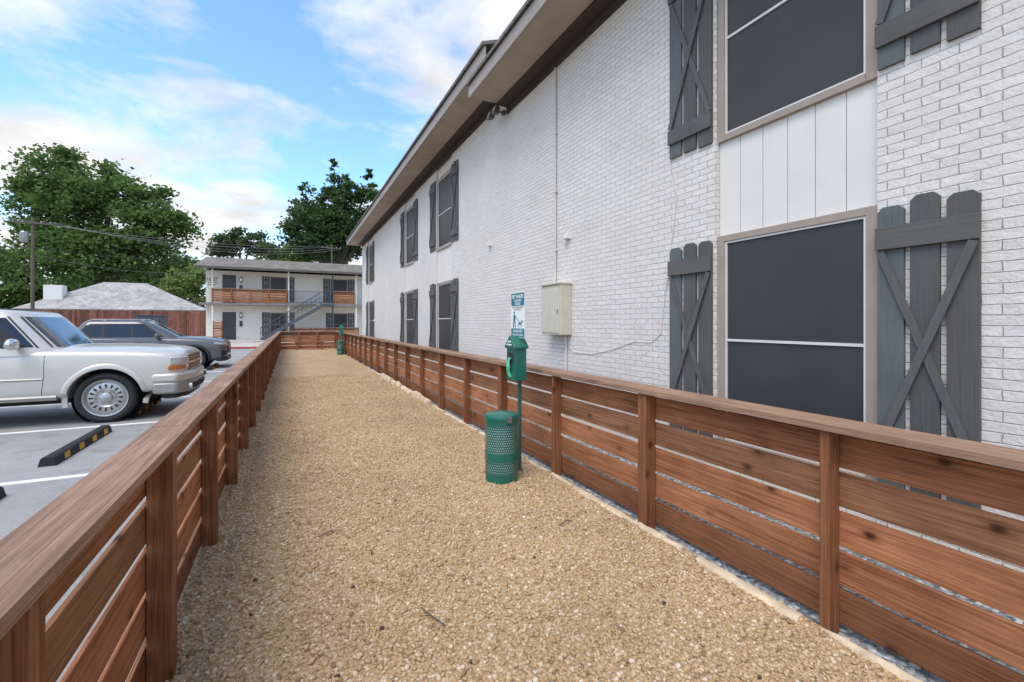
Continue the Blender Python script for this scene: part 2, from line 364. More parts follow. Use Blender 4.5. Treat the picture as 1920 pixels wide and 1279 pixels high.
# ------------------------------------------------------------------ fences
def run_fence(name, label, posts, xp, xb, xr, ystart, yend, big, bh=.166, slim=.022):
    t = thing(name, ((xp[0]+xp[1])/2, ystart, 0), label, 'fence')
    for i, Y in enumerate(posts):
        h = .045 if i%2==big else slim
        MB().box(xp[0],xp[1],Y-h,Y+h,-.12,.974).build('post', WZ, t, bevel=.003)
    ends = [ystart]+list(posts)+[yend]
    for a, b in zip(ends[:-1], ends[1:]):
        if b-a < .1: continue
        m = MB()
        for k in range(5):
            j = random.uniform(-.006,.006); g = .0015
            m.box(xb[0]+random.uniform(0,.004), xb[1], a+g, b-g, .008+.193*k+j, .008+.193*k+bh+j+random.uniform(-.005,.005))
        m.build('slat_panel', WY, t, bevel=.0015)
    y = ystart
    while y < yend-.1:
        e = min(y+3.84, yend)
        MB().box(xr[0],xr[1],y+.001,e-.001,.976,1.012+random.uniform(-.002,.002)).build('cap_rail', RAILY, t, bevel=.0018); y = e
    return t
postsR = [2.61+1.28*k for k in range(-2,21)]
run_fence('slat_fence','stained cedar slat fence along the white brick building, right of the gravel path', postsR, (2.35,2.44),(2.442,2.464),(2.325,2.535),-1.2,28.45,0)
postsL = [-.1,1.2]+[2.38+1.29*k for k in range(0,21)]
run_fence('slat_fence','stained cedar slat fence between the parking stalls and the gravel path, left', postsL, (-.53,-.44),(-.550,-.532),(-.585,-.428),-1.2,28.45,0,.157,.034)
t = thing('slat_fence',(1,28.5,0),'short cedar slat fence closing the far end of the gravel path','fence')
xs = [-.48,.47,1.43,2.40]
for x in xs: MB().box(x-.045,x+.045,28.46,28.55,-.1,.972).build('post', WZ, t)
for a,b in zip(xs[:-1],xs[1:]):
    m = MB()
    for k in range(5): m.box(a+.002,b-.002,28.552,28.576,.008+.193*k,.008+.193*k+.166)
    m.build('slat_panel', WX, t)
MB().box(-.6,2.5,28.46,28.62,.976,1.016).build('cap_rail', RAILX, t)
t = thing('bench',(1.0,27.7,0),'low dark wooden bench at the far end of the gravel path','bench')
MB().box(.25,1.75,27.5,27.9,.40,.45).build('seat', WX, t)
for x in (.35,1.65): MB().box(x-.05,x+.05,27.53,27.87,0,.4).build('leg', WZ, t)
# edging stones at foot of right fence
y = .4; i = 0
while y < 15.5:
    L = random.uniform(.3,.9); big = 7.6 < y < 12.5
    h = random.uniform(.05,.11) if big else random.uniform(.012,.026)
    w = random.uniform(.07,.10) if big else random.uniform(.030,.070)
    m = MB(); n = 7; P = []
    for a in range(n+1):
        yy = y+L*a/n; q = []; wa = w*random.uniform(.7,1.2); ha = h*random.uniform(.7,1.1)
        for (dx,z) in ((0,-.03),(0.01,ha*.7),(.025,ha),(wa-.01,ha),(wa,ha*.8),(wa,-.03)):
            q.append((2.345-wa+dx+random.uniform(-.008,.008), yy, z))
        P.append(q)
    m.grid(P); m.add(P[0],[(0,1,2,3,4,5)]); m.add(P[-1],[(5,4,3,2,1,0)])
    o = m.build('edging_stone', STONE, at=(2.3,y+L/2,0), smooth=True, sharp=60)
    if big: tag(o,'chunky pale limestone block under the right fence, half way along the path','stone','chunky edging blocks')
    else: tag(o,'low pale limestone edging strip at the foot of the right cedar fence','stone','low edging stones')
    y += L+random.uniform(.01,.16); i += 1
for (px,py,a,L,lb) in ((620,1000,.3,.16,'thin curved twig on the gravel, nearest the left fence'),(812,1155,1.9,.2,'thin twig on the gravel in the foreground, left of centre'),(1062,980,.2,.12,'short twig on the gravel in front of the green trash can'),(700,1035,1.2,.09,'small forked twig on the gravel, left of the path middle')):
    p = atZ(px,py,.016); m = MB(); d = Vector((math.cos(a),math.sin(a),0)); q = Vector((-d.y,d.x,0))
    m.tube([p-d*L/2, p+q*.012+Vector((0,0,.008)), p+d*L/2+q*.004],[.004,.0035,.002],6); m.tube([p+q*.012+Vector((0,0,.008)), p+d*L*.25+q*.05],[.003,.0015],5)
    tag(m.build('twig', TWIG, at=p), lb,'twig')
for (px,py) in ((478,1087),(662,1100),(716,1177),(1245,1130),(540,962),(1002,1045),(632,1268),(1425,1270),(884,1240),(470,1152)):
    p = atZ(px,py,.010); m = MB().ball(p,.011*random.uniform(.7,1.3),.009,.008,8,6)
    tag(m.build('seed_pod', PODM, at=p, smooth=True),'small dark seed pod lying on the tan gravel','seed pod','seed pods on the gravel')
# ------------------------------------------------------------------ main building
WXX = 3.7
B = thing('apartment_building',(3.7,12,0),'long two storey white painted brick apartment building with grey shutters along the path','building')
STR = [(1.74,3.08,0.0),(11.06,12.40,.27),(14.96,16.30,.27),(23.3,24.64,.27)]
ZN, ZF, YS = 5.58, 5.88, 7.76
def wallseg(y0,y1,z1): MB().box(WXX,WXX+.25,y0,y1,-.3,z1).build('wall', BRICK, B)
wallseg(-4,1.74,ZN); wallseg(3.08,YS,ZN); wallseg(YS,11.06,ZF); wallseg(12.40,14.96,ZF); wallseg(16.30,23.3,ZF); wallseg(24.64,26.9,ZF)
MB().box(WXX+.251,12.5,26.65,26.899,-.3,ZF).build('wall', STUC, B); MB().box(12.26,12.5,-4,26.64,-.3,ZN).build('wall', STUC, B); MB().box(WXX+.251,12.25,-3.99,-3.75,-.3,ZN).build('wall', STUC, B)
def shutter(y0,y1,z0,z1):
    m = MB(); n = 3; g = .034; w = (y1-y0-g*(n-1))/n
    for i in range(n):
        a = y0+i*(w+g); b = a+w; t = z1+random.uniform(-.02,.02)+(.02 if i==1 else 0); zb = z0+random.uniform(-.02,.02); c = .032
        m.prism([(WXX-.026,a,zb),(WXX-.026,b,zb),(WXX-.026,b,t-c),(WXX-.026,b-c,t),(WXX-.026,a+c,t),(WXX-.026,a,t-c)],(.0245,0,0))
    s = m.build('shutter', SHUT, B, bevel=.0012)
    for (a,b) in ((z0+.15,z0+.30),(z1-.31,z1-.16)):
        MB().box(WXX-.052,WXX-.0265,y0-.004,y1+.004,a,b).build('batten', SHUTY, s, bevel=.0015)
    for k,(p,q) in enumerate((((y0+.02,z0+.31),(y1-.02,z1-.32)),((y1-.02,z0+.31),(y0+.02,z1-.32)))):
        a = Vector((0,p[0],p[1])); b = Vector((0,q[0],q[1])); d = (b-a).normalized(); u = Vector((0,-d.z,d.y))*.024
        xo = WXX-.040-.012*k
        MB().prism([a-u+Vector((xo,0,0)),a+u+Vector((xo,0,0)),b+u+Vector((xo,0,0)),b-u+Vector((xo,0,0))],(.0115,0,0)).build('lath', SHUT, s)
def window(y0,y1,z0,z1,scr,scr2,zm):
    X = WXX+.055; tw = .075
    w = MB().box(X-.04,X,y0,y0+tw,z0,z1).box(X-.04,X,y1-tw,y1,z0,z1).box(X-.04,X,y0+tw,y1-tw,z1-.06,z1).box(X-.045,X,y0+tw,y1-tw,z0,z0+.06).build('window', TAUPE, B, bevel=.003)
    a, b, c, d = y0+tw+.002, y1-tw-.002, z0+.062, z1-.062; f = .016
    MB().box(X-.03,X,a,a+f,c,d).box(X-.03,X,b-f,b,c,d).box(X-.03,X,a+f,b-f,d-f,d).box(X-.03,X,a+f,b-f,c,c+f).box(X-.028,X,a+f,b-f,zm-.011,zm+.011).build('sash', SASH, w)
    MB().box(X-.014,X-.006,a+f,b-f,c+f,zm-.0115).build('screen', scr2, w); MB().box(X-.014,X-.006,a+f,b-f,zm+.0115,d-f).build('screen', scr, w)
for (y0,y1,dz) in STR:
    zt = ZN if dz==0 else ZF
    nb = 6
    for (za,zb) in ((-.3,.33+dz),(2.331+dz,3.229+dz),(5.21+dz,zt)):
        m = MB()
        for k in range(nb): m.box(WXX+.05,WXX+.07,y0+(y1-y0)*k/nb+.003,y0+(y1-y0)*(k+1)/nb-.003,za,zb)
        m.build('panel', PANEL, B)
    MB().box(WXX+.0701,WXX+.12,y0,y1,-.3,zt).build('panel_backing', DARKGAP, B)
    window(y0+.004,y1-.004,.332+dz,2.33+dz,SCRD,SCRL,1.335+dz); window(y0+.004,y1-.004,3.23+dz,5.209+dz,SCRU,SCRU,4.2+dz)
    for (za,zb) in ((.34+dz,2.31+dz),(3.25+dz,5.22+dz)):
        shutter(y0-.535,y0-.012,za,zb); shutter(y1+.035,y1+.575,za,zb)
def roof(y0,y1,zs):
    MB().box(2.945,WXX-.036,y0,y1,zs,zs+.02).build('soffit', SOFF, B)
    MB().box(2.905,2.944,y0,y1,zs-.025,zs+.19).build('fascia', FASC, B, bevel=.004)
    MB().box(WXX-.035,WXX-.002,y0,min(y1,26.9),zs-.15,zs+.02).build('frieze', FRZ, B)
    MB().box(WXX-.24,WXX-.036,y0+.01,min(y1,26.9),zs-.03,zs-.001).build('frieze_moulding', FRZ, B)
    s = .36
    MB().prism([(2.86,y0-.02,zs+.192),(8.1,y0-.02,zs+.192+5.24*s),(8.1,y0-.02,zs+.25+5.24*s),(2.86,y0-.02,zs+.25)],(0,y1-y0+.04,0)).build('roof', SHING, B)
    MB().prism([(13.34,y0-.02,zs+.192),(8.101,y0-.02,zs+.192+5.24*s),(8.101,y0-.02,zs+.25+5.24*s),(13.34,y0-.02,zs+.25)],(0,y1-y0+.04,0)).build('roof', SHING, B)
    MB().prism([(2.95,y0+.004,zs+.021),(13.2,y0+.004,zs+.021),(8.1,y0+.004,zs+.17+5.1*s)],(0,.06,0)).build('gable', FASC, B); MB().prism([(2.95,y1-.07,zs+.021),(13.2,y1-.07,zs+.021),(8.1,y1-.07,zs+.17+5.1*s)],(0,.06,0)).build('gable', FASC, B)
roof(-4.2,7.74,ZN); roof(7.0,27.35,ZF+.03)
for (px,py) in ((1066,442),(920,457),(770,540),(703,600)):
    p = atX(px,py,WXX); y,z = p.y,p.z; k = .85
    MB().add([(WXX,y-.075*k,z-.06*k),(WXX,y+.075*k,z-.06*k),(WXX,y+.02*k,z+.09*k),(WXX,y-.02*k,z+.09*k),(WXX-.1*k,y-.06*k,z-.06*k),(WXX-.1*k,y+.06*k,z-.06*k)],[(0,1,5,4),(0,4,3),(1,2,5),(3,4,5,2),(0,3,2,1)]).build('vent_hood', CONDUIT, B)
t = thing('utility_box',(3.6,5.85,1.32),'beige metal utility box with conduit mounted on the white brick wall','utility box')
MB().box(3.5,3.699,5.58,6.12,1.32,2.06).build('cabinet', BOXM, t, bevel=.008)
MB().box(3.492,3.4995,5.60,6.10,1.35,2.0).build('door', BOXM, t, bevel=.004)
MB().box(3.475,3.70,5.565,6.135,2.061,2.085).build('lid', BOXM, t, bevel=.004)
MB().box(3.484,3.4915,5.63,5.65,1.62,1.70).build('latch', STEEL, t)
MB().tube([(3.675,6.0,2.085),(3.675,6.0,5.42)],.017,10).build('conduit', CONDUIT, t, smooth=True); MB().tube([(3.675,5.7,1.32),(3.675,5.7,.2)],.02,10).build('conduit', CONDUIT, t, smooth=True)
for z in (2.6,3.5,4.4,5.2): MB().box(3.656,3.699,5.965,6.035,z,z+.02).build('conduit_strap', CONDUIT, t)
pts = [atX(px,py,3.692) for px,py in ((1058,640),(1075,660),(1110,664),(1150,655),(1190,640),(1222,642),(1240,625),(1243,585),(1252,520),(1262,440),(1268,380),(1262,330),(1255,292))]
m = MB(); fine = []
for i in range(len(pts)-1):
    for k in range(4): fine.append(pts[i].lerp(pts[i+1],k/4))
m.tube(fine,.004,6); tag(m.build('cable', CONDUIT, at=pts[0]),'thin loose white cable looping across the brick wall','cable')
FZ = 5.50; FY = 7.86
t = thing('flood_light',(3.66,FY,FZ),'twin headed security flood light under the eave of the brick building','flood light')
MB().lathe([(0,0),(.05,0),(.05,.04),(0,.04)],(3.64,FY,FZ),'X',16).tube([(3.64,FY,FZ),(3.52,FY,FZ)],.016).tube([(3.52,FY-.11,FZ),(3.52,FY+.12,FZ)],.012).build('bracket', LAMPG, t)
for yy in (FY-.11,FY+.12):
    q_ = .8
    h = MB().add([Vector(p)*q_+Vector((3.47,yy,FZ-.03)) for p in [(-.1,-.09,-.12),(-.1,.09,-.12),(-.04,.09,.08),(-.04,-.09,.08),(.05,-.06,-.09),(.05,.06,-.09),(.06,.06,.05),(.06,-.06,.05)]],[(3,2,1,0),(4,5,6,7),(0,1,5,4),(1,2,6,5),(2,3,7,6),(3,0,4,7)]).build('lamp_head', LAMPG, t, bevel=.005)
    MB().add([Vector(p)*q_+Vector((3.464,yy,FZ-.03)) for p in [(-.098,-.075,-.10),(-.098,.075,-.10),(-.05,.075,.06),(-.05,-.075,.06)]],[(0,1,2,3)]).build('lens', LAMP, h)
# ------------------------------------------------------------------ pet waste bin and station
perf_mat_ = perf_mat(); LINER = plain('grey_liner',(.55,.60,.58),.6)
def make_bin(loc,label):
    t = thing('trash_can',loc,label,'trash can','green pet waste cans')
    x,y,z = loc; R = .158
    MB().lathe([(0,.02),(R-.006,.02),(R-.006,.08),(R,.08),(R,.0),(R-.02,.0)],loc,n=40).build('base_band', GREEN, t, smooth=True)
    for za,zb in ((.082,.20),(.27,.54)):
        m = MB(); m.open = True; m.lathe([(R,za),(R,zb)],loc,n=48); m.build('perforated_wall', perf_mat_, t, smooth=True)
    MB().lathe([(R-.002,.198),(R+.004,.20),(R+.004,.27),(R-.002,.272)],loc,n=40).build('band', GREEN, t, smooth=True)
    MB().lathe([(R-.002,.538),(R+.004,.54),(R+.004,.60),(R-.01,.60)],loc,n=40).build('band', GREEN, t, smooth=True)
    MB().lathe([(0,.03),(R-.010,.03),(R-.010,.58)],loc,n=32).build('liner', LINER, t, smooth=True)
    MB().lathe([(R+.006,.585),(R+.008,.612),(R,.628),(R-.05,.640),(0,.648)],loc,n=40).build('lid', GREEN, t, smooth=True)
    MB().box(x-.02,x+.02,y-R-.03,y-R+.01,.57,.625).build('lid_hinge', STEEL, t)
    return t
make_bin((1.83,3.97,0),'green perforated metal trash can standing on gravel in the foreground, below the pet waste sign')
make_bin((2.14,22.7,0),'small distant green trash can near the far end of the right fence')
def make_station(loc,label,sign):
    x,y,_ = loc
    t = thing('pet_waste_station',loc,label,'pet waste station','pet waste bag stations')
    MB().box(x-.016,x+.016,y-.016,y+.016,-.1,1.80 if sign else 1.30).build('post', GALV, t, bevel=.003)
    xf, xb, y0, y1 = x-.10, x+.03, y-.095, y+.095
    b = MB().box(xf,xb,y0,y1,.92,1.26).build('dispenser', GREEN, t, bevel=.005)
    MB().prism([(xf-.015,y0-.018,1.24),(xf-.015,y1+.018,1.24),(xf-.015,y1+.018,1.262),(xf-.015,y,1.372),(xf-.015,y0-.018,1.262)],(.16,0,0)).build('roof', GREEN, b, bevel=.004)
    MB().box(xf-.004,xf-.0005,y0+.03,y1-.03,1.10,1.20).build('bag_slot', DARKGAP, b)
    P = []
    for i in range(9):
        z = 1.15-.19*i/8; wd = .085-.035*i/8
        P.append([(xf-.010-.012*math.sin(i*.4)-.010*math.sin(j*1.9+i*.6), y+.01-wd/2+wd*j/6+.008*math.sin(i*1.2), z-.01*math.sin(j*2.1)*(i>6)) for j in range(7)])
    m = MB(); m.open = True; m.grid(P); m.build('bag', GREENB, b, smooth=True)
    for k in range(2): MB().box(xf-.0185,xf-.0155,y-.055+.018*k,y+.055-.018*k,1.272+.03*k,1.287+.03*k).build('lettering', SIGNW, b)
    if sign:
        xs = x-.018; W, z0, z1 = .305, 1.345, 1.805
        s = MB().box(xs-.004,xs,y-W/2,y+W/2,z0,z1).build('sign', SIGNW, t, bevel=.001)
        e = .0007
        MB().box(xs-.004-e,xs-.0041,y-W/2+.006,y+W/2-.006,z1-.135,z1-.006).build('colour_band', TEAL, s)
        MB().box(xs-.004-e,xs-.0041,y-W/2+.006,y+W/2-.006,z0+.006,z0+.095).build('colour_band', TEAL, s)
        def T(m,body,size,z,bold=0):
            M = Matrix(((0,0,-1,xs-.0052),(-1,0,0,y),(0,1,0,z),(0,0,0,1))); m.text(body,size,M,bold=bold)
        m = MB(); m.open = True
        T(m,'PET WASTE',.049,z1-.058,.0016); T(m,'TRANSMITS',.033,z1-.093,.0007); T(m,'DISEASE',.033,z1-.125,.0007)
        T(m,'PLEASE KEEP',.037,z0+.057,.0010); T(m,'THIS AREA CLEAN',.0285,z0+.022,.0008); m.build('lettering', SIGNW, s)
        m = MB(); m.open = True
        T(m,'LEASH, CURB AND CLEAN UP',.0185,z1-.157,.0005); T(m,'AFTER YOUR PET',.0185,z1-.180,.0005); m.build('lettering', NAVY, s)
        m = MB(); m.open = True; X = xs-.0053
        def poly(pts): m.add([(X,y-u,z0+.105+v) for u,v in pts],[tuple(range(len(pts)))])
        poly([(-.075+.016*math.cos(a*PI/6),.150+.016*math.sin(a*PI/6)) for a in range(12)])
        poly([(-.096,.128),(-.056,.128),(-.052,.068),(-.098,.068)]); poly([(-.097,.067),(-.076,.067),(-.088,.0),(-.108,.0)]); poly([(-.073,.067),(-.053,.067),(-.040,.0),(-.060,.0)])
        poly([(-.056,.124),(-.056,.110),(-.018,.082),(-.012,.090)]); poly([(-.014,.088),(-.010,.088),(.050,.058),(.048,.054)])
        poly([(.018,.052),(.085,.052),(.085,.028),(.018,.028)]); poly([(.018,.027),(.030,.027),(.030,.0),(.020,.0)]); poly([(.072,.027),(.084,.027),(.084,.0),(.074,.0)])
        poly([(.078,.053),(.095,.075),(.118,.066),(.118,.056),(.086,.046)]); poly([(.017,.050),(.000,.078),(.004,.080),(.018,.056)])
        m.build('pictogram', TEAL, s)
    return t
make_station((2.10,4.12,0),'green pet waste bag dispenser and white and teal sign on a post, foreground','x')
make_station((2.24,22.9,0),'distant green bag dispenser on a post, by the far trash can',False)
# ------------------------------------------------------------------ wheel stops
ord_ = ['nearest the camera, cut by the left picture edge','in the empty stall before the pale truck','under the nose of the pale truck','in the empty stall just beyond the pale truck','in the second empty stall beyond the pale truck','under the nose of the dark grey car']
for i,Y in enumerate((5.08,7.95,10.92,13.85,16.75,19.65)):
    t = thing('wheel_stop',(-2.5,Y,LOT),'black and yellow wheel stop '+ord_[i],'wheel stop','wheel stops in the parking stalls')
    a,b = Y-.92,Y+.92; x=-2.5; z=LOT
    MB().prism([(x-.085,a,z),(x+.085,a,z),(x+.06,a,z+.09),(x+.04,a,z+.105),(x-.04,a,z+.105),(x-.06,a,z+.09)],(0,b-a,0)).build('block', BLACK, t, bevel=.006)
    for k in range(4):
        yy = a+.22+k*.43
        for sg in (1,-1): MB().add([(x+sg*.0835,yy,z+.018),(x+sg*.0835,yy+.15,z+.018),(x+sg*.0645,yy+.19,z+.085),(x+sg*.0645,yy+.04,z+.085)],[(0,1,2,3)]).build('yellow_stripe', YEL, t)
# ------------------------------------------------------------------ cars
def lerp(a,b,t): return a+(b-a)*t
class Car:
    NS = 7
    def __init__(s, name, loc, label, paint):
        s.o = thing(name, loc, label, 'car'); s.loc = Vector(loc); s.paint = paint
    def part(s, mb, name, mat, parent=None, **k):
        mb.v = [tuple(Vector(v)+s.loc) for v in mb.v]; return mb.build(name, mat, parent or s.o, **k)
    def body(s, st, wells, r):
        m = MB(); rings = []
        for (x,w,zb,zt,cr) in st:
            h = [(0,zb),(.78*w,zb),(.985*w,zb+.05),(w,zb+.22*(zt-zb)),(w,zb+.60*(zt-zb)),(.985*w,zt-.11),(.93*w,zt-.012),(.5*w,zt+cr*.8),(0,zt+cr)]
            full = h+[(-y,z) for y,z in h[-2:0:-1]]
            rings.append([(x,y,z) for y,z in full])
        n = len(rings[0])
        for r_ in rings: m.v += r_
        for i in range(len(rings)-1):
            for k in range(n): k2=(k+1)%n; m.f.append((i*n+k,i*n+k2,(i+1)*n+k2,(i+1)*n+k))
        m.f.append(tuple(range(n))); m.f.append(tuple(range((len(rings)-1)*n, len(rings)*n))[::-1])
        b = s.part(m,'body',s.paint,smooth=True)
        sub = b.modifiers.new('s','SUBSURF'); sub.levels = 2; sub.render_levels = 2
        cm = MB()
        for (x,rr) in wells:
            for sg in (1,-1):
                cm.lathe([(0,.58*sg),(rr,.58*sg),(rr,1.3*sg),(0,1.3*sg)],(x,0,r),'Y',40)
        cut = s.part(cm,'cutter',BLK)
        bo = b.modifiers.new('b','BOOLEAN'); bo.object = cut; bo.solver = 'EXACT'; bo.operation = 'DIFFERENCE'
        dg = bpy.context.evaluated_depsgraph_get(); me = bpy.data.meshes.new_from_object(b.evaluated_get(dg))
        b.modifiers.clear(); b.data = me; bpy.data.objects.remove(cut)
        me.polygons.foreach_set('use_smooth',[True]*len(me.polygons)); me.set_sharp_from_angle(angle=math.radians(38))
        s.bvh = BVHTree.FromPolygons([v.co for v in me.vertices],[tuple(p.vertices) for p in me.polygons])
        for (x,rr) in wells:
            for sg in (1,-1):
                m = MB(); m.lathe([(0,.585*sg),(rr+.0,.585*sg),(rr+.004,.80*sg)],(x,0,r),'Y',32); m.open = True; s.part(m,'wheel_well',DARKGAP)
    def side(s, x, z, sg, off=.003):
        h = s.bvh.ray_cast(Vector((x,3*sg,z)), Vector((0,-sg,0)))[0]
        return Vector((x,(h.y if h else .9*sg)+off*sg,z))
    def cabin(s, lo, hi):
        s.lo, s.hi = lo, hi; n = 56; N_ = s.NS; m = MB(); L = []
        for q in (-.12,0,.33,.66,1.0): L.append([lerp(a,b,q) for a,b in zip(lo,hi)])
        z,xb,xf,w = hi
        L += [[z+.025,xb+.03,xf-.04,w-.03],[z+.045,xb+.09,xf-.12,w-.09],[z+.06,xb+.3,xf-.35,w-.28],[z+.066,xb+.8,xf-.8,w-.5]]
        for (z,xb,xf,w) in L:
            xc=(xb+xf)/2; R=(xf-xb)/2
            for k in range(n):
                t=2*PI*k/n; c_=math.cos(t); s_=math.sin(t)
                m.v.append((xc+R*math.copysign(abs(c_)**(2/N_),c_), w*math.copysign(abs(s_)**(2/N_),s_), z))
        for i in range(len(L)-1):
            for k in range(n): k2=(k+1)%n; m.f.append((i*n+k,i*n+k2,(i+1)*n+k2,(i+1)*n+k))
        m.f.append(tuple(range((len(L)-1)*n,len(L)*n)))
        s.part(m,'cabin',s.paint,smooth=True,sharp=50)
    def lev(s, z):
        q=(z-s.lo[0])/(s.hi[0]-s.lo[0]); return [lerp(a,b,q) for a,b in zip(s.lo,s.hi)]
    def cside(s, x, z, sg, off=.006):
        _,xb,xf,w = s.lev(z); xc=(xb+xf)/2; R=(xf-xb)/2
        return Vector((x, sg*(w*max(0,1-abs((x-xc)/R)**s.NS)**(1/s.NS)+off), z))
    def sidewin(s, b0,b1,t0,t1,z0,z1, mat, name='side_window', off=.008):
        for sg in (1,-1):
            P=[[s.cside(lerp(lerp(b0,b1,i/10),lerp(t0,t1,i/10),j/6),lerp(z0,z1,j/6),sg,off) for i in range(11)] for j in range(7)]
            m=MB(); m.open=True; m.grid(P); s.part(m,name,mat,smooth=True)
    def wind(s, z0,z1,fr, mat, name, rear=False):
        P=[]
        for j in range(9):
            z=lerp(z0,z1,j/8); _,xb,xf,w=s.lev(z); xc=(xb+xf)/2; R=(xf-xb)/2; row=[]
            for i in range(17):
                y=w*fr*(-1+2*i/16); dx=R*(1-abs(y/w)**s.NS)**(1/s.NS)
                row.append((xc-dx-.008 if rear else xc+dx+.008, y, z))
            P.append(row)
        m=MB(); m.open=True; m.grid(P); s.part(m,name,mat,smooth=True)
    def wheel(s, x, r, yo, sg, rr, style):
        tw=.22; c=(x,0,r)
        a=yo*sg
        w = s.part(MB().lathe([(0,a-.10*sg),(rr*.9,a-.10*sg),(rr*.9,a-tw*sg*.9),(0,a-tw*sg*.9)],c,'Y',32),'wheel',DARKGAP,smooth=True)
        s.part(MB().lathe([(rr*.94,a-tw*sg),(r-.05,a-tw*sg),(r-.012,a-(tw-.03)*sg),(r,a-(tw-.06)*sg),(r,a-.06*sg),(r-.012,a-.025*sg),(r-.05,a-.002*sg),(rr*1.02,a-.012*sg),(rr*.96,a-.03*sg)],c,'Y',48),'tyre',BLACK,w,smooth=True)
        m=MB().lathe([(rr*1.01,a-.014*sg),(rr*1.0,a-.006*sg),(rr*.95,a-.012*sg),(rr*.90,a-.05*sg),(rr*.88,a-.09*sg)],c,'Y',48)
        if style=='disc':
            m.lathe([(rr*.90,a-.055*sg),(rr*.82,a-.045*sg),(rr*.76,a-.034*sg),(rr*.5,a-.034*sg),(rr*.40,a-.055*sg),(rr*.30,a-.055*sg),(rr*.27,a-.02*sg),(rr*.20,a-.008*sg),(0,a-.006*sg)],c,'Y',48)
            s.part(m,'rim',RIM,w,smooth=True)
            for k in range(16):
                t=2*PI*k/16; d=Vector((math.cos(t),0,math.sin(t))); e=Vector((-d.z,0,d.x)); o_=Vector((x,a-.0315*sg,r))
                q=[o_+d*rr*.54+e*rr*.035, o_+d*rr*.73+e*rr*.06, o_+d*rr*.73-e*rr*.06, o_+d*rr*.54-e*rr*.035]
                s.part(MB().prism(q,(0,-.012*sg,0)),'rim_hole',DARKGAP,w)
            for k in range(6):
                t=2*PI*k/6; s.part(MB().lathe([(.012,a-.06*sg),(.012,a-.04*sg),(0,a-.038*sg)],(x+rr*.35*math.cos(t),0,r+rr*.35*math.sin(t)),'Y',8),'lug_nut',STEEL,w)
        else:
            m.lathe([(rr*.26,a-.05*sg),(rr*.24,a-.025*sg),(0,a-.02*sg)],c,'Y',24)
            for k in range(5):
                for dd in (-.13,.13):
                    t=2*PI*k/5+PI/2; p=Vector((x+rr*.2*math.cos(t),a-.04*sg,r+rr*.2*math.sin(t))); q=Vector((x+rr*.95*math.cos(t+dd),a-.03*sg,r+rr*.95*math.sin(t+dd)))
                    m.bar(p,q,.026,.03)
            s.part(m,'rim',RIM,w,smooth=True)
    def seam(s, pts, rad, mat, name, parent=None):
        for sg in (1,-1):
            P=[]
            for i in range(len(pts)-1):
                for k in range(8):
                    x=lerp(pts[i][0],pts[i+1][0],k/8); z=lerp(pts[i][1],pts[i+1][1],k/8); P.append(s.side(x,z,sg,-rad*.4))
            P.append(s.side(*pts[-1],sg,-rad*.4)); s.part(MB().tube(P,rad,6),name,mat,parent,smooth=True)
    def band(s, x, r, R0, R1, mat, a0=-14, a1=194, off=.008):
        for sg in (1,-1):
            rows=[]
            for q in range(4):
                R=lerp(R0,R1,q/3); row=[]
                for i in range(25):
                    t=math.radians(lerp(a0,a1,i/24)); row.append(s.side(x+(R+.006)*math.cos(t), max(.26,r+(R+.006)*math.sin(t)), sg, off*(1 if q<3 else .1)))
                rows.append(row)
            for i in range(25):
                ys=[rows[q][i].y*sg for q in range(4)]; mx=max(ys)
                for q in range(4): rows[q][i].y=sg*max(ys[q],mx-.03)
            inner=[Vector((p.x,p.y-.03*sg,p.z)) for p in rows[0]]
            m=MB(); m.open=True; m.grid([inner]+rows); s.part(m,'wheel_arch',mat,smooth=True)
    def handle(s, x, z, mat):
        for sg in (1,-1):
            p=s.side(x,z,sg,.012); s.part(MB().box(p.x-.09,p.x+.09,min(p.y-.015*sg,p.y+.012*sg),max(p.y-.015*sg,p.y+.012*sg),p.z-.018,p.z+.018),'door_handle',mat,bevel=.008)
    def mirror(s, x, z, yb, mat, k=1.0):
        for sg in (1,-1):
            m=MB().ball((x,sg*(yb+.16*k),z+.03),.075*k,.115*k,.085*k,16,10).bar((x,sg*(yb-.02),z-.02),(x,sg*(yb+.12*k),z),.06,.05)
            s.part(m,'mirror',mat,smooth=True)
def bumper(c,prof_y,x0,z0,z1,mat,name='bumper',d=.16,sweep=.17,bev=.03,pw=5):
    pl=[]; n=22
    for i in range(n+1):
        y=-prof_y+2*prof_y*i/n; pl.append((x0-sweep*abs(y/prof_y)**pw,y))
    pts=[(x,y,z0) for x,y in pl]+[(x-d,y,z0) for x,y in reversed(pl)]
    return c.part(MB().prism(pts,(0,0,z1-z0)),name,mat,bevel=bev,smooth=True)
# pale truck-like SUV
c = Car('parked_car',(-1.66,10.62,LOT),'large pale silver four wheel drive parked nose to the left fence, nearest the camera',PAINTW)
c.body([(0.0,.80,.54,1.05,.02),(-.015,.84,.51,1.085,.02),(-.05,.90,.48,1.115,.03),(-.13,.955,.46,1.145,.04),(-.30,.99,.45,1.17,.05),(-.65,1.0,.43,1.195,.06),(-1.05,1.0,.42,1.215,.06),(-1.6,1.0,.40,1.235,.05),(-1.9,1.0,.40,1.235,.02),(-3.2,1.0,.40,1.24,.02),(-4.2,.995,.42,1.24,.02),(-4.8,.985,.46,1.24,.02),(-4.96,.96,.48,1.22,.02),(-4.99,.91,.52,1.16,.01),(-5.0,.84,.56,1.10,.01)],[(-1.06,.485),(-4.02,.485)],.41)
c.cabin((1.20,-4.97,-1.60,.975),(1.80,-4.86,-2.12,.86))
c.wind(1.255,1.745,.88,WSH,'windscreen'); c.wind(1.28,1.70,.8,GLASS,'rear_window',True)
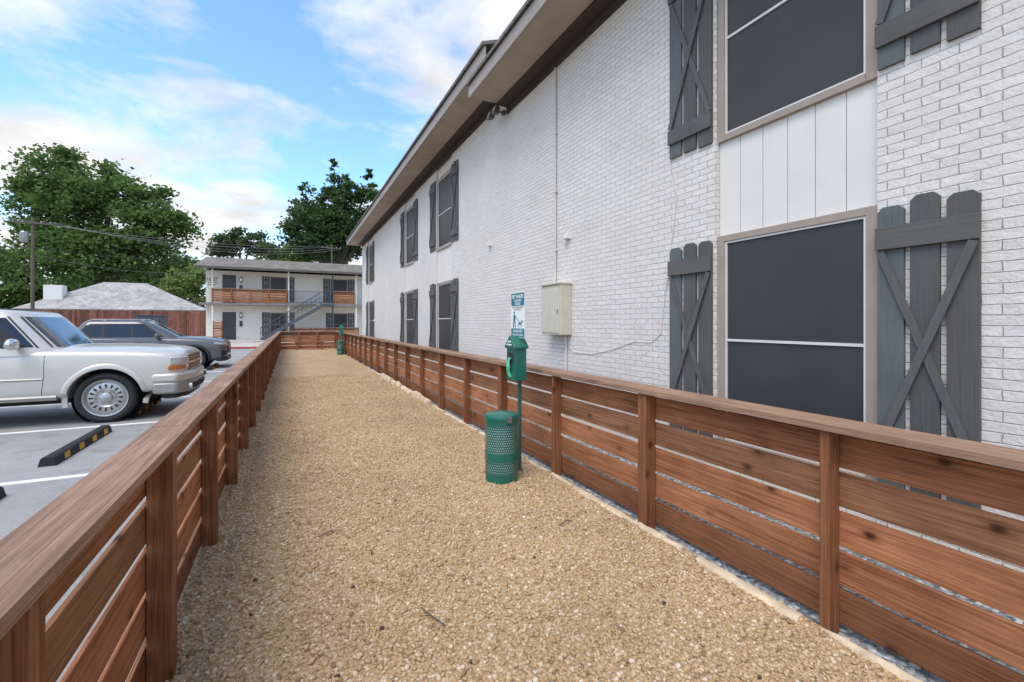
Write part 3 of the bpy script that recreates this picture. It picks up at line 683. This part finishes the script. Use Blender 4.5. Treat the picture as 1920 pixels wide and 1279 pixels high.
c.sidewin(-4.82,-1.88,-4.76,-2.26,1.252,1.745,BLK,'window_surround',.004)
c.sidewin(-2.77,-1.94,-2.77,-2.29,1.268,1.725,GLASS); c.sidewin(-3.70,-2.86,-3.70,-2.86,1.268,1.725,GLASS); c.sidewin(-4.76,-3.79,-4.72,-3.79,1.268,1.725,GLASS)
for sg in (1,-1):
    for x in (-1.06,-4.02): c.wheel(x,.41,.975,sg,.30,'disc')
for x in (-1.06,-4.02): c.band(x,.41,.485,.56,PAINTW,off=.018)
c.seam([(-1.80,1.2),(-1.80,.8),(-1.84,.43)],.005,DARKGAP,'door_seam'); c.seam([(-2.81,1.2),(-2.81,.43)],.005,DARKGAP,'door_seam'); c.seam([(-3.74,1.2),(-3.72,.9),(-3.60,.8)],.005,DARKGAP,'door_seam')
c.seam([(-1.66,.47),(-3.42,.47)],.06,CLAD,'sill_cladding'); c.seam([(-1.82,.76),(-3.40,.76)],.022,CLAD,'side_moulding')
c.handle(-2.64,1.09,PAINTW); c.handle(-3.58,1.09,PAINTW); c.mirror(-2.10,1.29,.98,CHROME,1.1)
bumper(c,1.005,.10,.62,.775,PAINTW,d=.36,sweep=.20,pw=4,bev=.04); bumper(c,1.0,.10,.42,.625,CLAD,'lower_bumper',d=.35,sweep=.20,pw=4,bev=.04); bumper(c,.90,.03,.33,.43,BLK,'air_dam',d=.2); bumper(c,.60,.106,.46,.56,DARKGAP,'bumper_slot',d=.05,sweep=.03,bev=.004)
for sg in (1,-1):
    def lens(pl,z0,z1,mat,nm):
        return c.part(MB().prism([(x,sg*y,z0) for x,y in pl],(0,0,z1-z0)),nm,mat,bevel=.012,smooth=True)
    lens([(.014,.58),(.008,.74),(-.010,.83),(-.045,.90),(-.12,.965),(-.20,.99),(-.20,.88),(-.08,.58)],.925,1.05,LAMP,'headlight')
    lens([(.002,.77),(-.012,.83),(-.047,.90),(-.122,.965),(-.22,.995),(-.22,.90),(-.10,.78)],.83,.915,AMBER,'indicator')
    lens([(.013,.58),(.007,.76),(-.06,.76),(-.06,.58)],.83,.915,LAMP,'headlight')
    c.part(MB().box(-5.02,-4.9,min(sg*.80,sg*.93),max(sg*.80,sg*.93),.85,1.2),'tail_light',REDL,bevel=.01)
    c.part(MB().lathe([(0,.075),(.05,.075),(.05,.04)],(0,sg*.70,.52),'X',16),'fog_light',LAMP,smooth=True)
c.part(MB().box(-.08,.010,-.565,.565,.80,1.06),'grille',BLK,bevel=.01); c.part(MB().box(-.03,.036,-.57,.57,.91,.955),'grille_bar',CHROME,bevel=.008)
for zz in (.835,.872,.99,1.025): c.part(MB().box(0,.018,-.55,.55,zz-.006,zz+.006),'grille_slat',CHROME)
c.part(MB().prism([(.037,u,.9325+v) for u,v in ((-.09,-.018),(-.03,-.018),(-.03,-.032),(.03,-.032),(.03,-.018),(.09,-.018),(.075,.018),(.03,.018),(.03,.032),(-.03,.032),(-.03,.018),(-.075,.018))],(.006,0,0)),'badge',GOLD)
c.part(MB().box(-5.12,-4.9,-.96,.96,.46,.68),'rear_bumper',PAINTW,bevel=.03)
c.part(MB().box(-4.7,-.5,-.5,.5,.30,.44),'chassis',DARKGAP)
for sg in (1,-1): c.part(MB().tube([(-2.5,sg*.70,1.845),(-2.6,sg*.70,1.885),(-4.4,sg*.70,1.885),(-4.5,sg*.70,1.845)],.016,8),'roof_rail',BLK,smooth=True)
# dark grey crossover
Car.NS = 6
c = Car('parked_car',(-2.07,20.22,LOT),'dark grey crossover car parked nose to the left fence, beyond the pale truck',PAINTG)
c.body([(0.0,.66,.38,.90,.01),(-.03,.77,.33,.95,.02),(-.12,.86,.28,.995,.03),(-.3,.905,.26,1.03,.045),(-.6,.92,.25,1.07,.06),(-.95,.925,.24,1.10,.065),(-1.4,.925,.24,1.125,.05),(-2.3,.925,.24,1.14,.02),(-3.4,.925,.26,1.18,.02),(-4.1,.91,.32,1.20,.02),(-4.45,.87,.40,1.17,.02),(-4.58,.76,.48,1.04,.01)],[(-.96,.43),(-3.62,.43)],.375)
c.cabin((1.09,-4.5,-1.34,.885),(1.66,-4.05,-2.26,.72))
c.wind(1.15,1.61,.82,GLASS,'windscreen'); c.wind(1.2,1.57,.75,GLASS,'rear_window',True)
c.sidewin(-4.28,-1.80,-3.96,-2.38,1.155,1.61,BLK,'window_surround',.004)
c.sidewin(-2.68,-1.90,-2.68,-2.42,1.17,1.595,GLASS); c.sidewin(-3.42,-2.74,-3.42,-2.74,1.17,1.595,GLASS); c.sidewin(-4.16,-3.52,-3.92,-3.52,1.20,1.57,GLASS)
for sg in (1,-1):
    for x in (-.96,-3.62): c.wheel(x,.375,.905,sg,.255,'spoke')
for x in (-.96,-3.62): c.band(x,.375,.43,.515,BLK,off=.014)
c.seam([(-1.46,.34),(-3.1,.34)],.07,BLK,'sill_cladding'); c.seam([(-1.6,1.09),(-1.62,.42)],.005,DARKGAP,'door_seam'); c.seam([(-2.71,1.1),(-2.71,.42)],.005,DARKGAP,'door_seam'); c.seam([(-3.46,1.12),(-3.28,.84)],.005,DARKGAP,'door_seam')
c.handle(-2.55,.98,PAINTG); c.handle(-3.30,1.0,PAINTG); c.mirror(-1.98,1.17,.86,PAINTG)
for sg in (1,-1):
    c.part(MB().tube([(-2.4,sg*.64,1.705),(-2.55,sg*.64,1.755),(-3.75,sg*.64,1.755),(-3.9,sg*.64,1.70)],.016,8),'roof_rail',STEEL,smooth=True)
    c.part(MB().prism([(.016,sg*.42,.81),(-.010,sg*.68,.825),(-.10,sg*.858,.85),(-.34,sg*.93,.875),(-.38,sg*.84,.885),(-.2,sg*.5,.83)],(0,0,.075)),'headlight',LAMP,bevel=.008)
    c.part(MB().prism([(.012,sg*.5,.47),(-.02,sg*.76,.47),(-.13,sg*.89,.47),(-.22,sg*.75,.47),(-.1,sg*.45,.47)],(0,0,.18)),'fog_light_bezel',BLK,bevel=.01)
    c.part(MB().box(-4.57,-4.3,min(sg*.6,sg*.88),max(sg*.6,sg*.88),.92,1.06),'tail_light',REDL,bevel=.01)
c.part(MB().box(-.12,.022,-.46,.46,.52,.83),'grille',BLK,bevel=.03); bumper(c,.89,.03,.26,.44,BLK,'lower_bumper',d=.2,sweep=.14)
c.part(MB().lathe([(.055,.024),(.055,.030),(.042,.030),(.042,.024)],(0,0,.74),'X',24),'badge',CHROME)
c.part(MB().box(-4.2,-.5,-.5,.5,.2,.3),'chassis',DARKGAP)
# ------------------------------------------------------------------ far apartment block
YF, YW = 46.0, 47.4
fx = lambda px,Y=YW: atY(px,600,Y).x
A = thing('apartment_building',(fx(530),YW,0),'pale two storey apartment block with balcony and outside stair beyond the end of the path','building')
XL = fx(386); XR = 13.0
MB().box(XL,XR,YW,YW+9,-.3,6.1).build('wall', STUC, A)
MB().box(XL-.3,XR,YF-.1,YW-.001,3.02,3.22).build('balcony_deck', DECK, A)
zr = 7.75
MB().prism([(XL-.55,YF-.7,6.1),(XL-.55,YW+4.2,zr-.2),(XL-.55,YW+4.2,zr),(XL-.55,YF-.7,6.28)],(XR-XL+.6,0,0)).build('roof', SHINGX, A); MB().prism([(XL-.55,YW+9.8,6.1),(XL-.55,YW+4.201,zr-.2),(XL-.55,YW+4.201,zr),(XL-.55,YW+9.8,6.28)],(XR-XL+.6,0,0)).build('roof', SHINGX, A)
MB().box(XL-.56,XR+.06,YF-.74,YF-.705,6.06,6.26).build('fascia', DFASC, A)
MB().prism([(XL-.02,YW,6.101),(XL-.02,YW+9,6.101),(XL-.02,YW+4.2,zr-.25)],(.1,0,0)).build('gable', STUC, A)
for px in (398,541,624,668): MB().box(fx(px,YF)-.06,fx(px,YF)+.06,YF+.02,YF+.14,-.1,6.1).build('column', METB if px==624 else STUC, A)
def fdoor(p0,p1,z0,z1):
    x0,x1=fx(p0),fx(p1)
    d=MB().box(x0,x1,YW-.03,YW-.002,z0,z1).build('door', DOORM, A)
    MB().box(x0-.08,x0-.002,YW-.06,YW-.002,z0,z1+.08).box(x1+.002,x1+.08,YW-.06,YW-.002,z0,z1+.08).box(x0,x1,YW-.06,YW-.002,z1+.002,z1+.08).build('frame', WHITE, d)
    MB().box(x1-.12,x1-.06,YW-.08,YW-.031,z0+1,z0+1.08).build('handle', STEEL, d)
fdoor(417,443,3.23,5.75); fdoor(417,443,-.02,2.45)
def fwin(p0,p1,z0,z1):
    x0,x1=fx(p0),fx(p1)
    w=MB().box(x0,x1,YW-.02,YW-.002,z0,z1).build('window', SCRD, A)
    MB().box(x0-.06,x0-.001,YW-.05,YW-.002,z0-.06,z1+.06).box(x1+.001,x1+.06,YW-.05,YW-.002,z0-.06,z1+.06).box(x0,x1,YW-.05,YW-.002,z1+.001,z1+.06).box(x0,x1,YW-.05,YW-.002,z0-.06,z0-.001).box(x0,x1,YW-.045,YW-.021,(z0+z1)/2-.02,(z0+z1)/2+.02).build('frame', TAUPE, w)
    for a,b in ((x0-.72,x0-.09),(x1+.09,x1+.72)):
        m=MB(); g=(b-a-.08)/3
        for k in range(3): m.box(a+k*(g+.04),a+k*(g+.04)+g,YW-.03,YW-.002,z0-.1,z1+.1)
        s=m.build('shutter', SHUT, A)
        for zz in (z0+.15,z1-.3): MB().box(a,b,YW-.06,YW-.031,zz,zz+.15).build('batten', SHUT, s)
        for k,(e,f) in enumerate(((a,b),(b,a))): MB().bar((e,YW-.045-.012*k,z0+.32),(f,YW-.045-.012*k,z1-.32),.02,.05).build('lath', SHUT, s)
fwin(508,536,3.5,5.65); fwin(621,650,3.5,5.65); fwin(508,536,.3,2.35); fwin(626,650,.3,2.35)
for z in (5.1,1.9):
    px = 452
    l=MB().box(fx(px)-.1,fx(px)+.1,YW-.12,YW-.002,z,z+.5).build('wall_lantern', BLK, A, bevel=.02)
    MB().box(fx(px)-.07,fx(px)+.07,YW-.13,YW-.121,z+.1,z+.4).build('lantern_glass', LAMP, l)
    MB().box(fx(px)-.12,fx(px)+.12,YW-.05,YW-.002,z-.75,z-.25).build('number_plate', DOORM, A)
M = Matrix(((1,0,0,fx(397)),(0,0,-1,YW-.012),(0,1,0,5.15),(0,0,0,1)))
m = MB(); m.open=True; m.text('1607',.46,M,bold=.012); m.build('lettering', LETT, A)
m = MB()
for k,zz in enumerate((4.95,4.78)):
    for j in range(6-k): m.box(fx(390)+j*.12,fx(390)+j*.12+.08,YW-.012,YW-.004,zz,zz+.09)
m.build('lettering', LETT, A)
def wrail(p0,p1,z0,z1,n,Y=YF-.06):
    x0,x1=fx(p0,Y),fx(p1,Y); m=MB(); h=(z1-z0)/n
    for k in range(n): m.box(x0,x1,Y-.02,Y+.01,z0+k*h,z0+k*h+h*.82)
    r=m.build('wood_railing', WX, A)
    q=max(2,round((x1-x0)/1.4)+1)
    for k in range(q):
        x=lerp(x0,x1,k/(q-1)); MB().box(x-.045,x+.045,Y-.11,Y-.021,z0-.1,z1).build('rail_post', WZ, r)
    MB().box(x0-.05,x1+.05,Y-.14,Y+.05,z1+.001,z1+.05).build('cap', RAILX, r)
wrail(398,537,3.3,4.42,5); wrail(626,664,3.3,4.42,5); wrail(552,672,.0,1.0,5,YF-.3)
m=MB(); x0,x1=fx(540,YF),fx(623,YF)
m.bar((x0,YF-.06,4.35),(x1,YF-.06,4.35),.05,.05); m.bar((x0,YF-.06,3.35),(x1,YF-.06,3.35),.04,.04)
for k in range(30): x=lerp(x0,x1,k/29); m.bar((x,YF-.06,3.23),(x,YF-.06,4.35),.02,.02)
m.build('metal_railing', METB, A)
st = [atY(600,568,45.2), atY(489,637,45.2)]; xt,xb = st[0].x, st[1].x; zt_,zb_ = 3.2,-.02
for Y in (44.55,45.75):
    s=MB().prism([(xt,Y,zt_-.1),(xt,Y,zt_-.45),(xb+.3,Y,zb_),(xb,Y,zb_),(xb,Y,zb_+.15)],(0,.06,0)).build('stair_stringer', METB, A)
    m=MB(); m.bar((xt,Y+.03,zt_+1.0),(xb,Y+.03,zb_+1.05),.05,.05); m.bar((xt,Y+.03,zt_+.55),(xb,Y+.03,zb_+.6),.03,.03)
    for k in range(14): q=k/13; m.bar((lerp(xt,xb,q),Y+.03,lerp(zt_,zb_,q)),(lerp(xt,xb,q),Y+.03,lerp(zt_+1.0,zb_+1.05,q)),.025,.025)
    m.build('stair_railing', METB, s)
for k in range(15):
    q=(k+.5)/15; x=lerp(xt,xb,q); z=lerp(zt_,zb_,q); MB().box(x-.15,x+.15,44.62,45.74,z-.02,z+.03).build('stair_tread', CONC, A)
MB().box(xt,fx(625,45.5),44.6,45.9,3.02,3.21).build('stair_landing', METB, A)
x = fx(408,45)
t = thing('wood_screen',(x,45,0),'small upright brown wood screen at the left corner of the far apartment block','screen')
m=MB()
for k in range(7): m.box(x-.3,x+.3,44.98,45.01,.05+k*.22,.05+k*.22+.18)
m.build('slat_panel', WX, t)
for s_ in (-.3,.3): MB().box(x+s_-.04,x+s_+.04,45.011,45.09,-.1,1.65).build('post', WZ, t)
# ------------------------------------------------------------------ red fence, dumpster, house, chimney
YR = 50.0
t = thing('board_fence',(-25,YR,0),'tall red stained board fence behind the parking lot','fence')
x=-48.0; m=MB()
while x < XL-.1:
    w=.148; m.box(x,min(x+w,XL-.05),YR-.02,YR+random.uniform(0,.012),-.2,2.55+random.uniform(-.02,.02)); x+=.155
m.build('board_panel', REDW, t)
for za,zb in ((.3,.42),(2.15,2.27)): MB().box(-48,XL-.05,YR+.015,YR+.06,za,zb).build('rail', REDW, t)
for k in range(17): MB().box(-47.5+k*2.44,-47.4+k*2.44,YR+.061,YR+.16,-.2,2.45).build('post', REDW, t)
p0=atY(252,600,40); p1=atY(303,600,40)
t = thing('dumpster',((p0.x+p1.x)/2,40.8,LOT),'grey metal dumpster in front of the red board fence','dumpster')
MB().prism([(p0.x,40,LOT+.1),(p0.x,41.6,LOT+.1),(p0.x,41.9,1.95),(p0.x,40,1.95)],(p1.x-p0.x,0,0)).build('body', METB, t, bevel=.02)
MB().box(p0.x-.05,p1.x+.05,39.95,42.0,1.951,2.04).build('lid', DOORM, t, bevel=.02)
for xx in (p0.x+.2,p0.x+.9,p1.x-.9,p1.x-.2): MB().box(xx-.05,xx+.05,39.93,39.999,LOT+.15,1.9).build('rib', METB, t)
a=atY(20,580,62); b=atY(388,580,62); r0=atY(195,529,68); r1=atY(275,529,68); zr=r0.z; ze=2.9
t = thing('house',((a.x+b.x)/2,66,-.19),'low house with a pale grey hipped shingle roof behind the red fence','house')
MB().box(a.x+.6,b.x-.6,62.6,73.4,-.3,ze).build('wall', STUC, t)
MB().add([(a.x,62,ze),(b.x,62,ze),(b.x,74,ze),(a.x,74,ze),(r0.x,68,zr),(r1.x,68,zr)],[(0,1,5,4),(1,2,5),(2,3,4,5),(3,0,4),(3,2,1,0)]).build('roof', SHINGH, t)
ch=atY(103,535,64.5)
MB().box(ch.x-.75,ch.x+.75,64,65.2,2.5,ch.z).build('chimney', WHITE, t, bevel=.02)
for k in range(3):
    x=lerp(a.x+4,b.x-4,k/2); w=MB().box(x-.7,x+.7,62.55,62.599,1.0,2.3).build('window', SCRD, t); MB().box(x-.8,x+.8,62.5,62.55,.9,.999).build('sill', WHITE, w)
# ------------------------------------------------------------------ utility poles and wires
def pole(p, top, label, arm=True):
    t = thing('utility_pole',(p.x,p.y,-.19),label,'utility pole')
    MB().tube([(p.x,p.y,-.3),(p.x,p.y,top)],[.15,.10],12).build('mast', POLEM, t, smooth=True)
    z=top-.5
    MB().box(p.x-1.3,p.x+1.3,p.y-.18,p.y-.08,z-.06,z+.06).build('crossarm', POLEM, t)
    for dx in (-1.2,-.6,.6,1.2): MB().lathe([(0,.061),(.05,.061),(.06,.12),(.03,.2),(0,.21)],(p.x+dx,p.y-.13,z),n=10).build('insulator', STEEL, t, smooth=True)
    if arm:
        MB().lathe([(0,0),(.26,0),(.28,.05),(.28,.85),(.2,.95),(0,.97)],(p.x-.5,p.y-.1,top-2.2),n=18).build('transformer', STEEL, t, smooth=True)
        MB().bar((p.x-.5,p.y-.1,top-1.5),(p.x,p.y,top-1.5),.06,.2).build('bracket', STEEL, t)
pA=atY(61,605,54); pole(pA, atY(61,408,54).z,'wooden utility pole with transformer behind the red fence, far left')
pB=atD(622,605,66); pole(pB, atD(622,459,66).z,'distant utility pole top behind the far apartment block',False)
zA=atY(61,408,54).z; zB=atD(622,459,66).z
WIREM = plain('wire_grey',(.30,.30,.30),.6)
def wire(p,q,sag,label,r=.013,mat=None):
    P=[]
    for i in range(25):
        s_=i/24; v=Vector(p).lerp(Vector(q),s_); v.z-=sag*4*s_*(1-s_); P.append(v)
    tag(MB().tube(P,r,5).build('overhead_wire', mat or WIREM, at=P[0]),label,'wire','overhead wires')
for k,dx in enumerate((-1.2,-.6,.6,1.2)):
    wire((pA.x+dx,pA.y-.13,zA-.28),(pB.x+dx,pB.y-.13,zB-.28-.12*k),.8+.25*k,['topmost','second','third','fourth'][k]+' thin power line strung between the two utility poles')
wire((pA.x,pA.y-.1,zA-2.6),(pB.x,pB.y,zB-2.2),1.0,'thick dark cable strung low between the two utility poles',.022,BLK)
wire((pA.x,pA.y-.1,zA-3.2),(fx(386)+.5,YW+.2,5.9),.6,'service cable from the left utility pole to the far block roof',.02,BLK)
wire((pA.x-1.2,pA.y-.13,zA-.28),(pA.x-40,pA.y-6,zA-.5),.7,'power line running from the left utility pole out of the picture')
wire((pA.x,pA.y-.1,zA-2.6),(pA.x-40,pA.y-6,zA-2.8),.7,'thick cable running from the left utility pole out of the picture',.022,BLK)
# ------------------------------------------------------------------ trees
def tree(name,label,d,blobs,trunk,n,size,mat,clump=.9,group=None):
    bp=atD(trunk,605,d); base=Vector((bp.x,bp.y,-.19))
    t=thing(name,base,label,'tree',group)
    k=d/F; C_=[]; R_=[]
    for (px,py,rx,ry) in blobs:
        c_=atD(px,py,d); C_.append(np.array(c_)+np.array([0,rng.uniform(-.3,.3)*rx*k,0])); R_.append((rx*k,rx*k*.9,ry*k))
    vol=np.array([r[0]*r[1]*r[2] for r in R_])**.72; vol/=vol.sum()
    Vs=[]
    for c_,r_,w in zip(C_,R_,vol):
        m=max(10,int(n*w)); nc=max(8,int(m/70))
        dv=rng.normal(size=(nc,3)); dv/=np.linalg.norm(dv,axis=1)[:,None]
        cc=c_+dv*(rng.uniform(.30,1.05,nc)**.6)[:,None]*np.array(r_)
        ii=rng.integers(0,nc,m); cs=np.minimum(clump*rng.uniform(.6,1.3,nc), r_[0]*.55)[ii]
        p=cc[ii]+rng.normal(size=(m,3))*np.array([1,1,.6])*cs[:,None]*.62
        u=rng.normal(size=(m,3)); u[:,2]*=.5; u/=np.linalg.norm(u,axis=1)[:,None]
        v=np.cross(u,rng.normal(size=(m,3))); v/=np.linalg.norm(v,axis=1)[:,None]
        s_=size*rng.uniform(.55,1.3,m)[:,None]
        Vs.append(np.stack([p-u*s_*.6,p+v*s_*.4,p+u*s_*.6,p-v*s_*.4],1))
    V=np.concatenate(Vs); Q=np.arange(len(V)*4).reshape(-1,4)
    np_mesh('crown',V.reshape(-1,3),Q,mat,t)
    m=MB(); zc=min(c_[2] for c_ in C_); R=max(.15,(max(c_[2]+r_[2] for c_,r_ in zip(C_,R_)))*.02)
    fork=base+Vector((0,0,max(2.0,zc*.6)))
    m.tube([base,base.lerp(fork,.5)+Vector((.1,0,0)),fork],[R*1.5,R*1.1,R],10)
    for c_ in C_: 
        e=Vector(c_); m.tube([fork-Vector((0,0,.3)),fork.lerp(e,.5)+Vector((0,0,.4)),e],[R*.7,R*.45,R*.12],7)
    m.build('trunk',BARK,t,smooth=True); return t
tree('shade_tree','huge broad green tree with two lobed crown behind the house at left',62,[(112,335,50,50),(75,390,42,42),(150,400,65,62),(205,360,45,42),(95,470,55,48),(180,480,75,55),(270,390,40,42),(300,430,50,45),(255,470,55,45),(60,435,26,30),(335,415,24,24),(120,298,24,20),(215,325,20,18),(60,350,24,22),(290,365,22,20)],190,36000,.46,L1,1.4)
tree('evergreen_tree','tall dark green tree with pointed ragged crown behind the far apartment block',74,[(627,318,7,20),(626,350,18,26),(628,385,32,34),(585,385,20,34),(572,362,8,22),(556,400,18,26),(600,420,50,30),(662,365,20,30),(652,345,8,20),(692,345,9,28),(690,385,20,34),(640,430,60,40),(560,440,28,26),(695,430,24,40),(620,460,70,26)],625,26000,.46,L2,1.15)
tree('shade_tree','feathery grey green tree low behind the far block roof, left of the dark tree',80,[(430,462,32,20),(470,455,26,20),(410,470,20,14),(500,470,24,16),(450,440,16,10)],450,5000,.46,L4,.9)
tree('shade_tree','low yellow green tree just above the far block roof beside the dark tree',90,[(540,478,40,16),(590,474,40,18),(510,482,30,14)],550,5000,.55,L3,1.0)
tree('small_tree','small pale green tree in front of the house roof, left of the far block',56,[(345,535,32,28),(365,520,24,22),(325,555,22,20),(372,555,18,22),(290,560,18,14)],350,6000,.30,L3,.6)
tree('shade_tree','dark green tree behind the utility pole at the left picture edge',70,[(20,510,40,34),(-30,500,50,50),(45,545,30,24),(10,560,50,25)],12,8000,.5,L1,1.2)
tree('shade_tree','rounded green tree between the big tree and the house chimney',72,[(95,545,40,26),(140,545,30,22),(60,560,30,18)],100,5000,.45,L1,1.0)
tree('shade_tree','green tree low behind the ridge of the house roof',80,[(300,520,40,26),(340,505,36,24),(250,530,40,20)],300,6000,.5,L1,1.1)
n=14000
th=rng.uniform(-95,60,n); p=np.stack([th*1.6, rng.uniform(118,130,n), rng.uniform(-.2,1,n)*(6+2.5*np.sin(th*.25)+1.5*np.sin(th*.71))],1)
u=rng.normal(size=(n,3)); u/=np.linalg.norm(u,axis=1)[:,None]; v=np.cross(u,rng.normal(size=(n,3))); v/=np.linalg.norm(v,axis=1)[:,None]; s_=rng.uniform(.7,1.6,n)[:,None]
V=np.stack([p-u*s_,p+v*s_*.6,p+u*s_,p-v*s_*.6],1).reshape(-1,3)
o=np_mesh('distant_wood',V,np.arange(n*4).reshape(-1,4),L4,at=(0,124,0)); tag(o,'distant mass of green treetops along the horizon','wood',kind='stuff')
# ------------------------------------------------------------------ world, sun, camera
w = bpy.data.worlds.new('World'); scn.world = w; w.use_nodes = True; nt = w.node_tree
bg = nt.nodes['Background']; bg.inputs[1].default_value = .14
SE, SR = math.radians(60), math.radians(232)
sky = nd(nt,'ShaderNodeTexSky', sky_type='NISHITA'); sky.sun_disc = False; sky.sun_elevation = SE; sky.sun_rotation = SR; sky.air_density = 1.0; sky.dust_density = .6; sky.ozone_density = 1.5
tc = nd(nt,'ShaderNodeTexCoord'); gen = tc.outputs['Generated']; sp = nd(nt,'ShaderNodeSeparateXYZ'); nt.links.new(gen, sp.inputs[0])
zz = math_(nt,'ADD', math_(nt,'MAXIMUM', sp.outputs[2], 0.0), .16)
cb = nd(nt,'ShaderNodeCombineXYZ'); nt.links.new(math_(nt,'DIVIDE',sp.outputs[0],zz), cb.inputs[0]); nt.links.new(math_(nt,'DIVIDE',sp.outputs[1],zz), cb.inputs[1]); cb.inputs[2].default_value = 3.4
n1 = noise(nt, cb.outputs[0], 1.9, 9, .56, .3)
hz = ramp(nt, sp.outputs[2], [(0.0,.14),(.30,0.0)])
cov = math_(nt,'ADD', n1, hz)
for (px,py,lo,k) in ((500,210,.955,-.12),(360,70,.975,-.10),(40,20,.985,-.08),(800,60,.97,.07),(150,160,.95,.11),(380,390,.965,.05)):
    d = nd(nt,'ShaderNodeVectorMath', operation='DOT_PRODUCT'); nt.links.new(gen, d.inputs[0]); d.inputs[1].default_value = ray(px,py).normalized()
    cov = math_(nt,'ADD', cov, math_(nt,'MULTIPLY', ramp(nt, d.outputs['Value'], [(lo,0.0),(.997,1.0)]), k))
mask = ramp(nt, cov, [(.42,0.0),(.53,.6),(.65,1.0)])
n2 = noise(nt, cb.outputs[0], 3.2, 7, .6, .2)
cl = nd(nt,'ShaderNodeVectorMath', operation='MULTIPLY'); nt.links.new(sky.outputs[0], cl.inputs[0]); cl.inputs[1].default_value = (1.85,2.3,2.6)
br = nd(nt,'ShaderNodeVectorMath', operation='SCALE'); br.inputs[0].default_value = (1.0,1.0,1.01); nt.links.new(math_(nt,'MULTIPLY_ADD', n2, 7.0, 3.4), br.inputs['Scale'])
nt.links.new(mix(nt, mask, cl.outputs[0], br.outputs[0]), bg.inputs[0])
sun = bpy.data.lights.new('sun','SUN'); sun.energy = 2.8; sun.angle = math.radians(38); sun.color = (1,.91,.79)
so = bpy.data.objects.new('sun', sun); col.objects.link(so)
dirv = Vector((math.sin(SR)*math.cos(SE), math.cos(SR)*math.cos(SE), math.sin(SE)))   # towards the sun
so.rotation_euler = dirv.to_track_quat('Z','Y').to_euler(); so.location = (0,0,30)
cam = bpy.data.cameras.new('camera'); co = bpy.data.objects.new('camera', cam); col.objects.link(co)
co.location = (0,0,CH); co.rotation_euler = (PI/2,0,-TH)
cam.sensor_width = 36; cam.lens = F/1920*36; cam.shift_y = -(639.5-HZ)/1920; cam.clip_start = .05; cam.clip_end = 3000
scn.camera = co
scn.view_settings.view_transform = 'Standard'; scn.view_settings.look = 'None'; scn.view_settings.exposure = 0
